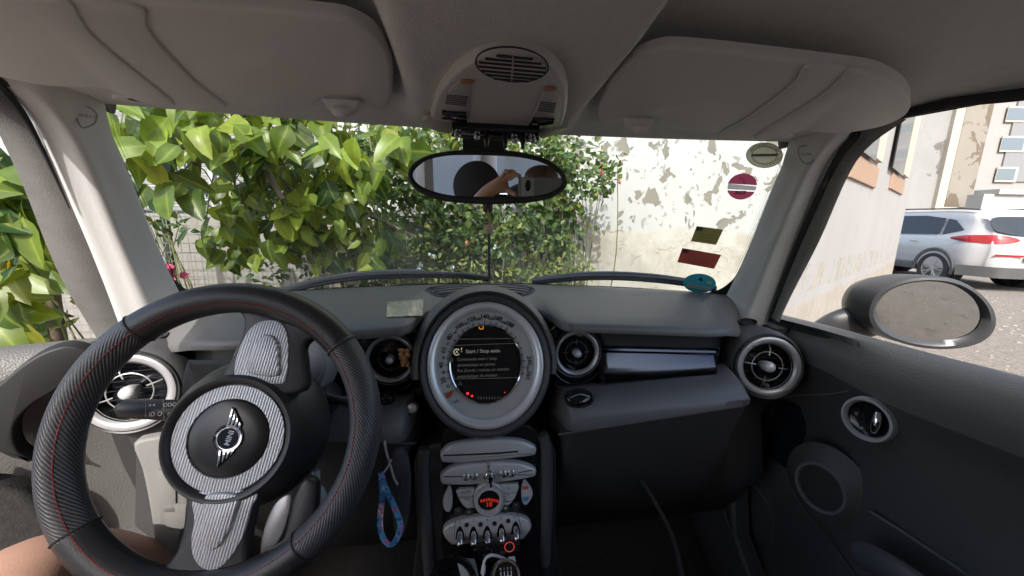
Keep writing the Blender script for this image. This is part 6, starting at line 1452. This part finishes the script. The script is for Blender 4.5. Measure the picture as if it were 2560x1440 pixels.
# ---- broad-leaved tree at the front left
random.seed(21)
tr = thing('broadleaf_tree', 'broad-leaved tree with big bright green leaves hanging over the front left', 'tree', (-1.62, 1.60, GZ))
big = MB(); twig = MB()
regs = [([(262, 240), (640, 270), (1010, 320), (1000, 372), (860, 385), (760, 400), (560, 372), (500, 372), (440, 372), (400, 400), (330, 400), (290, 360)], 210, (1.15, 1.6), (.065, .115)),
        ([(585, 400), (700, 360), (960, 380), (920, 470), (840, 500), (800, 560), (760, 620), (690, 630), (640, 620), (560, 560), (540, 500), (600, 450)], 330, (1.35, 1.95), (.055, .095)),
        ([(300, 380), (345, 420), (365, 470), (330, 490), (315, 440)], 6, (1.2, 1.4), (.10, .13)), ([(400, 440), (470, 440), (480, 470), (420, 480)], 5, (1.2, 1.4), (.10, .12)),
        ([(480, 580), (600, 570), (640, 640), (610, 690), (520, 700), (470, 690)], 20, (1.4, 1.7), (.06, .09)),
        ([(640, 560), (960, 560), (985, 610), (900, 640), (700, 650)], 70, (1.45, 1.8), (.06, .09)),
        ([(790, 430), (950, 410), (930, 480), (890, 520), (985, 590), (960, 640), (800, 650), (740, 560)], 210, (1.5, 1.95), (.05, .08)),
        ([(-160, 200), (-40, 330), (40, 420), (85, 540), (90, 640), (60, 690), (20, 800), (-40, 860), (-160, 860)], 230, (.80, 1.3), (.065, .105)),
        ([(200, 100), (1000, 150), (1000, 300), (640, 260), (260, 230)], 90, (1.25, 1.8), (.10, .14))]  # last region: unseen leaves above the windscreen edge, added to shade the sun
clusters = []
for P, n, dr, lr in regs:
    made = 0
    while made < n:
        x, y = rnd_in(P); c = Y(x, y, random.uniform(*dr)); k = random.randint(2, 4); base = c + V((random.uniform(-.03, .03), .05, .05))
        tone = random.random()
        for q in range(k):
            L = random.uniform(*lr); a = V((random.gauss(.10, .55), random.gauss(-.25, .40), random.gauss(-.62, .35)))
            up = V((random.gauss(0, .35), random.gauss(-.85, .3), random.gauss(.55, .3)))
            leaf(big, c + rv(.035), a, up, L, L * random.uniform(.52, .70), random.uniform(.12, .4), random.uniform(.0, .45), min(1, max(0, (tone ** 1.7) * .85 + random.gauss(.06, .15))))
            made += 1
        clusters.append(base)
cro = obj('crown', big, leaf_mat('broad_leaf', (.028, .068, .018), (.29, .39, .06), .46), tr, weld=False, ang=180)
mb = MB(); trunk = [V((-1.62, 1.60, GZ)), V((-1.60, 1.58, -.7)), V((-1.57, 1.57, -.25)), V((-1.50, 1.58, .10)), V((-1.38, 1.55, .45))]
mb.tube(spl(trunk, 5), [.042 - .0008 * k for k in range(21)], 12)
limbs = [[V((-1.55, 1.57, -.1)), V((-1.2, 1.5, .25)), V((-.8, 1.45, .38)), V((-.3, 1.5, .40)), V((.1, 1.6, .34))], [V((-1.50, 1.58, .1)), V((-1.1, 1.62, .2)), V((-.75, 1.65, .16)), V((-.45, 1.65, .02)), V((-.25, 1.65, -.08))], [V((-1.57, 1.57, -.2)), V((-1.4, 1.3, .0)), V((-1.3, 1.05, .12)), V((-1.2, .9, .16))], [V((-.8, 1.45, .38)), V((-.7, 1.35, .2)), V((-.62, 1.32, .05))], [V((-.75, 1.65, .16)), V((-.68, 1.6, -.05)), V((-.62, 1.58, -.2))]]
for l in limbs: mb.tube(spl(l, 5), [.016 * (1 - k / (len(l) * 5) * .75) for k in range((len(l) - 1) * 5 + 1)], 8)
obj('trunk', mb, m_bark, tr)
mb = MB(); allp = [p for l in limbs for p in spl(l, 5)]
for c in clusters[::2]:
    q = min(allp, key=lambda p: (p - c).length)
    if (q - c).length < .9: mb.tube(spl([q, lerp(q, c, .5) + rv(.03) + V((0, 0, .05)), c], 4), .0024, 5)
obj('twig', mb, m_twig, tr)
mb = MB()
for dx in (-.012, .014): leaf(mb, Y(640, 392, 1.45) + V((dx, 0, 0)), V((dx * 8, -.1, -1)), V((.3, -1, .2)), .095, .022, .6, -.1, .5)
obj('dry_leaf', mb, mat('dry_leaf_tan', (.40, .26, .17), .7), tr, weld=False)
# ---- roses and shrubs ahead
m_rose = leaf_mat('rose_leaf', (.022, .060, .018), (.13, .20, .055), .35, .4)
m_roseL = leaf_mat('rose_leaf_light', (.060, .115, .030), (.22, .28, .09), .35, .4)
def bush(name, label, P, n, dr, lr, m, seed, foot, stems, petals=(), wr=.62, tintmu=.35):
    random.seed(seed); t_ = thing(name, label, 'shrub', (foot[0], foot[1], GZ)); mb = MB(); cs = []
    while len(mb.v) // 25 < n:
        x, y = rnd_in(P); c = Y(x, y, random.uniform(*dr)); cs.append(c); tone = random.gauss(tintmu, .25); axm = rv() + V((0, 0, -.2))
        for q in range(random.randint(3, 6)):
            L = random.uniform(*lr); leaf(mb, c + rv(L * 1.1), axm + rv(.7), V((random.gauss(0, .5), random.gauss(-.7, .4), random.gauss(.6, .4))), L, L * wr, random.uniform(.1, .5), random.uniform(-.1, .4), min(1, max(0, tone + random.gauss(0, .15))), rows=4)
    obj('foliage', mb, m, t_, weld=False, ang=180)
    mb = MB()
    for k in range(stems):
        c = random.choice(cs); f = V((foot[0] + random.uniform(-.2, .2), foot[1] + random.uniform(-.12, .12), GZ)); mid = lerp(f, c, .6) + rv(.10)
        mb.tube(spl([f, mid, c + rv(.03)], 5), [.006 - .0004 * q for q in range(11)], 5)
    obj('stem', mb, m_twig, t_)
    for px, py, d, col in petals:
        pm = MB(); c = Y(px, py, d)
        for q in range(9): leaf(pm, c + rv(.006), rv() + V((0, -.3, .2)), V((0, -1, .3)) + rv(.4), random.uniform(.012, .022), random.uniform(.010, .018), .5, -.4, .5, 3)
        pm.c = None; obj('blossom', pm, col, t_, weld=False)
    return t_
m_or = mat('blossom_orange', (.42, .20, .12), .6); m_pk = mat('blossom_pink', (.55, .07, .14), .6); m_wt = mat('blossom_pale', (.55, .58, .66), .6)
bush('rose_bush', 'dense dark green rose bush rising behind the rear-view mirror', [(870, 310), (1180, 300), (1360, 310), (1440, 400), (1440, 520), (1400, 620), (1250, 640), (1060, 640), (960, 560), (900, 470), (880, 400)], 4300, (1.95, 2.5), (.032, .056), m_rose, 31, (.30, 2.25), 34, [(1015, 452, 2.0, m_or), (1166, 610, 1.95, m_or)])
bush('climbing_rose', 'sparser climbing rose with bare twigs and pink buds against the peeling wall', [(1340, 330), (1470, 350), (1520, 375), (1560, 395), (1545, 450), (1480, 500), (1455, 600), (1380, 640), (1330, 560)], 900, (2.0, 2.35), (.03, .052), m_rose, 32, (.62, 2.3), 20, [(1500, 432, 2.05, m_pk), (1545, 455, 2.05, m_or), (1420, 590, 2.1, m_or)], tintmu=.3)
bush('pale_shrub', 'loose pale green shrub low in front of the roses at the middle', [(960, 620), (1100, 560), (1240, 545), (1380, 560), (1470, 640), (1480, 710), (940, 710), (900, 690)], 1900, (1.95, 2.25), (.02, .045), m_roseL, 33, (.30, 2.1), 30, [(1078, 640, 1.95, m_wt), (1130, 670, 1.95, m_wt), (1240, 618, 1.95, m_wt), (1050, 668, 1.95, m_wt)], wr=.42, tintmu=.55)
bush('fence_creeper', 'thin dark creeper with few leaves growing through the wire fence', [(600, 620), (760, 600), (960, 620), (960, 720), (640, 715)], 330, (2.0, 2.18), (.025, .045), m_rose, 34, (-.6, 2.12), 26, tintmu=.3)
bush('leggy_plant', 'few leaved leggy plant in front of the fence left of the tree leaves', [(380, 560), (400, 545), (480, 545), (470, 580), (400, 620)], 26, (2.05, 2.15), (.03, .06), m_rose, 35, (-1.45, 2.1), 8, tintmu=.1)
bush('side_shrub', 'dark shrub with bare brown stems outside the open left door', [(90, 640), (140, 640), (150, 700), (120, 800), (60, 840), (20, 840), (30, 760)], 90, (1.35, 1.6), (.04, .07), m_rose, 36, (-1.5, 1.5), 16, tintmu=.3)
# pink blossom by the pillar
random.seed(9); pf = thing('pink_flower', 'bright pink blossom by the fence low beside the left windscreen pillar', 'flower', (-1.5, 1.95, GZ)); pm = MB(); c = Y(416, 684, 1.9)
for q in range(46): leaf(pm, c + V((random.uniform(-.05, .05), random.uniform(-.02, .02), random.uniform(-.025, .03))), rv() + V((0, -.3, .2)), V((0, -1, .3)) + rv(.5), random.uniform(.03, .045), random.uniform(.025, .04), .4, -.3, .5, 4)
pm.c = None; obj('blossom', pm, mat('petal_pink', (.62, .10, .20), .6), pf, weld=False)
mb = MB(); mb.tube(spl([V((-1.5, 1.95, GZ)), lerp(V((-1.5, 1.95, GZ)), c, .5) + V((.04, 0, 0)), c], 5), .006, 6); obj('stem', mb, m_twig, pf)
# grass and straw at their feet
random.seed(41); mb = MB()
for k in range(3200):
    x = random.uniform(-1.1, 1.25); y = random.uniform(1.98, 2.5); h = random.uniform(.35, .88); p = V((x, y, GZ)); d = V((random.gauss(0, .22), random.gauss(-.05, .15), 1)) * h; s = V((random.uniform(-1, 1), random.uniform(-.3, .3), 0)).normalized() * random.uniform(.002, .0045)
    q = p + d * .6; e = p + d + V((random.gauss(0, .08), random.gauss(0, .05), -.05))
    mb.add([p - s, p + s, q + s * .8, q - s * .8, e], [[0, 1, 2, 3], [3, 2, 4]]); tt = random.random(); mb.c = (mb.c or []) + [tt, 0, 0, 1] * 5
go = obj('tall_grass', mb, leaf_mat('grass_blade', (.09, .15, .04), (.34, .33, .14), .35, .6), None, smooth=False, weld=False); tag(go, 'tall pale grass and straw under the shrubs ahead', 'grass', None, 'stuff')
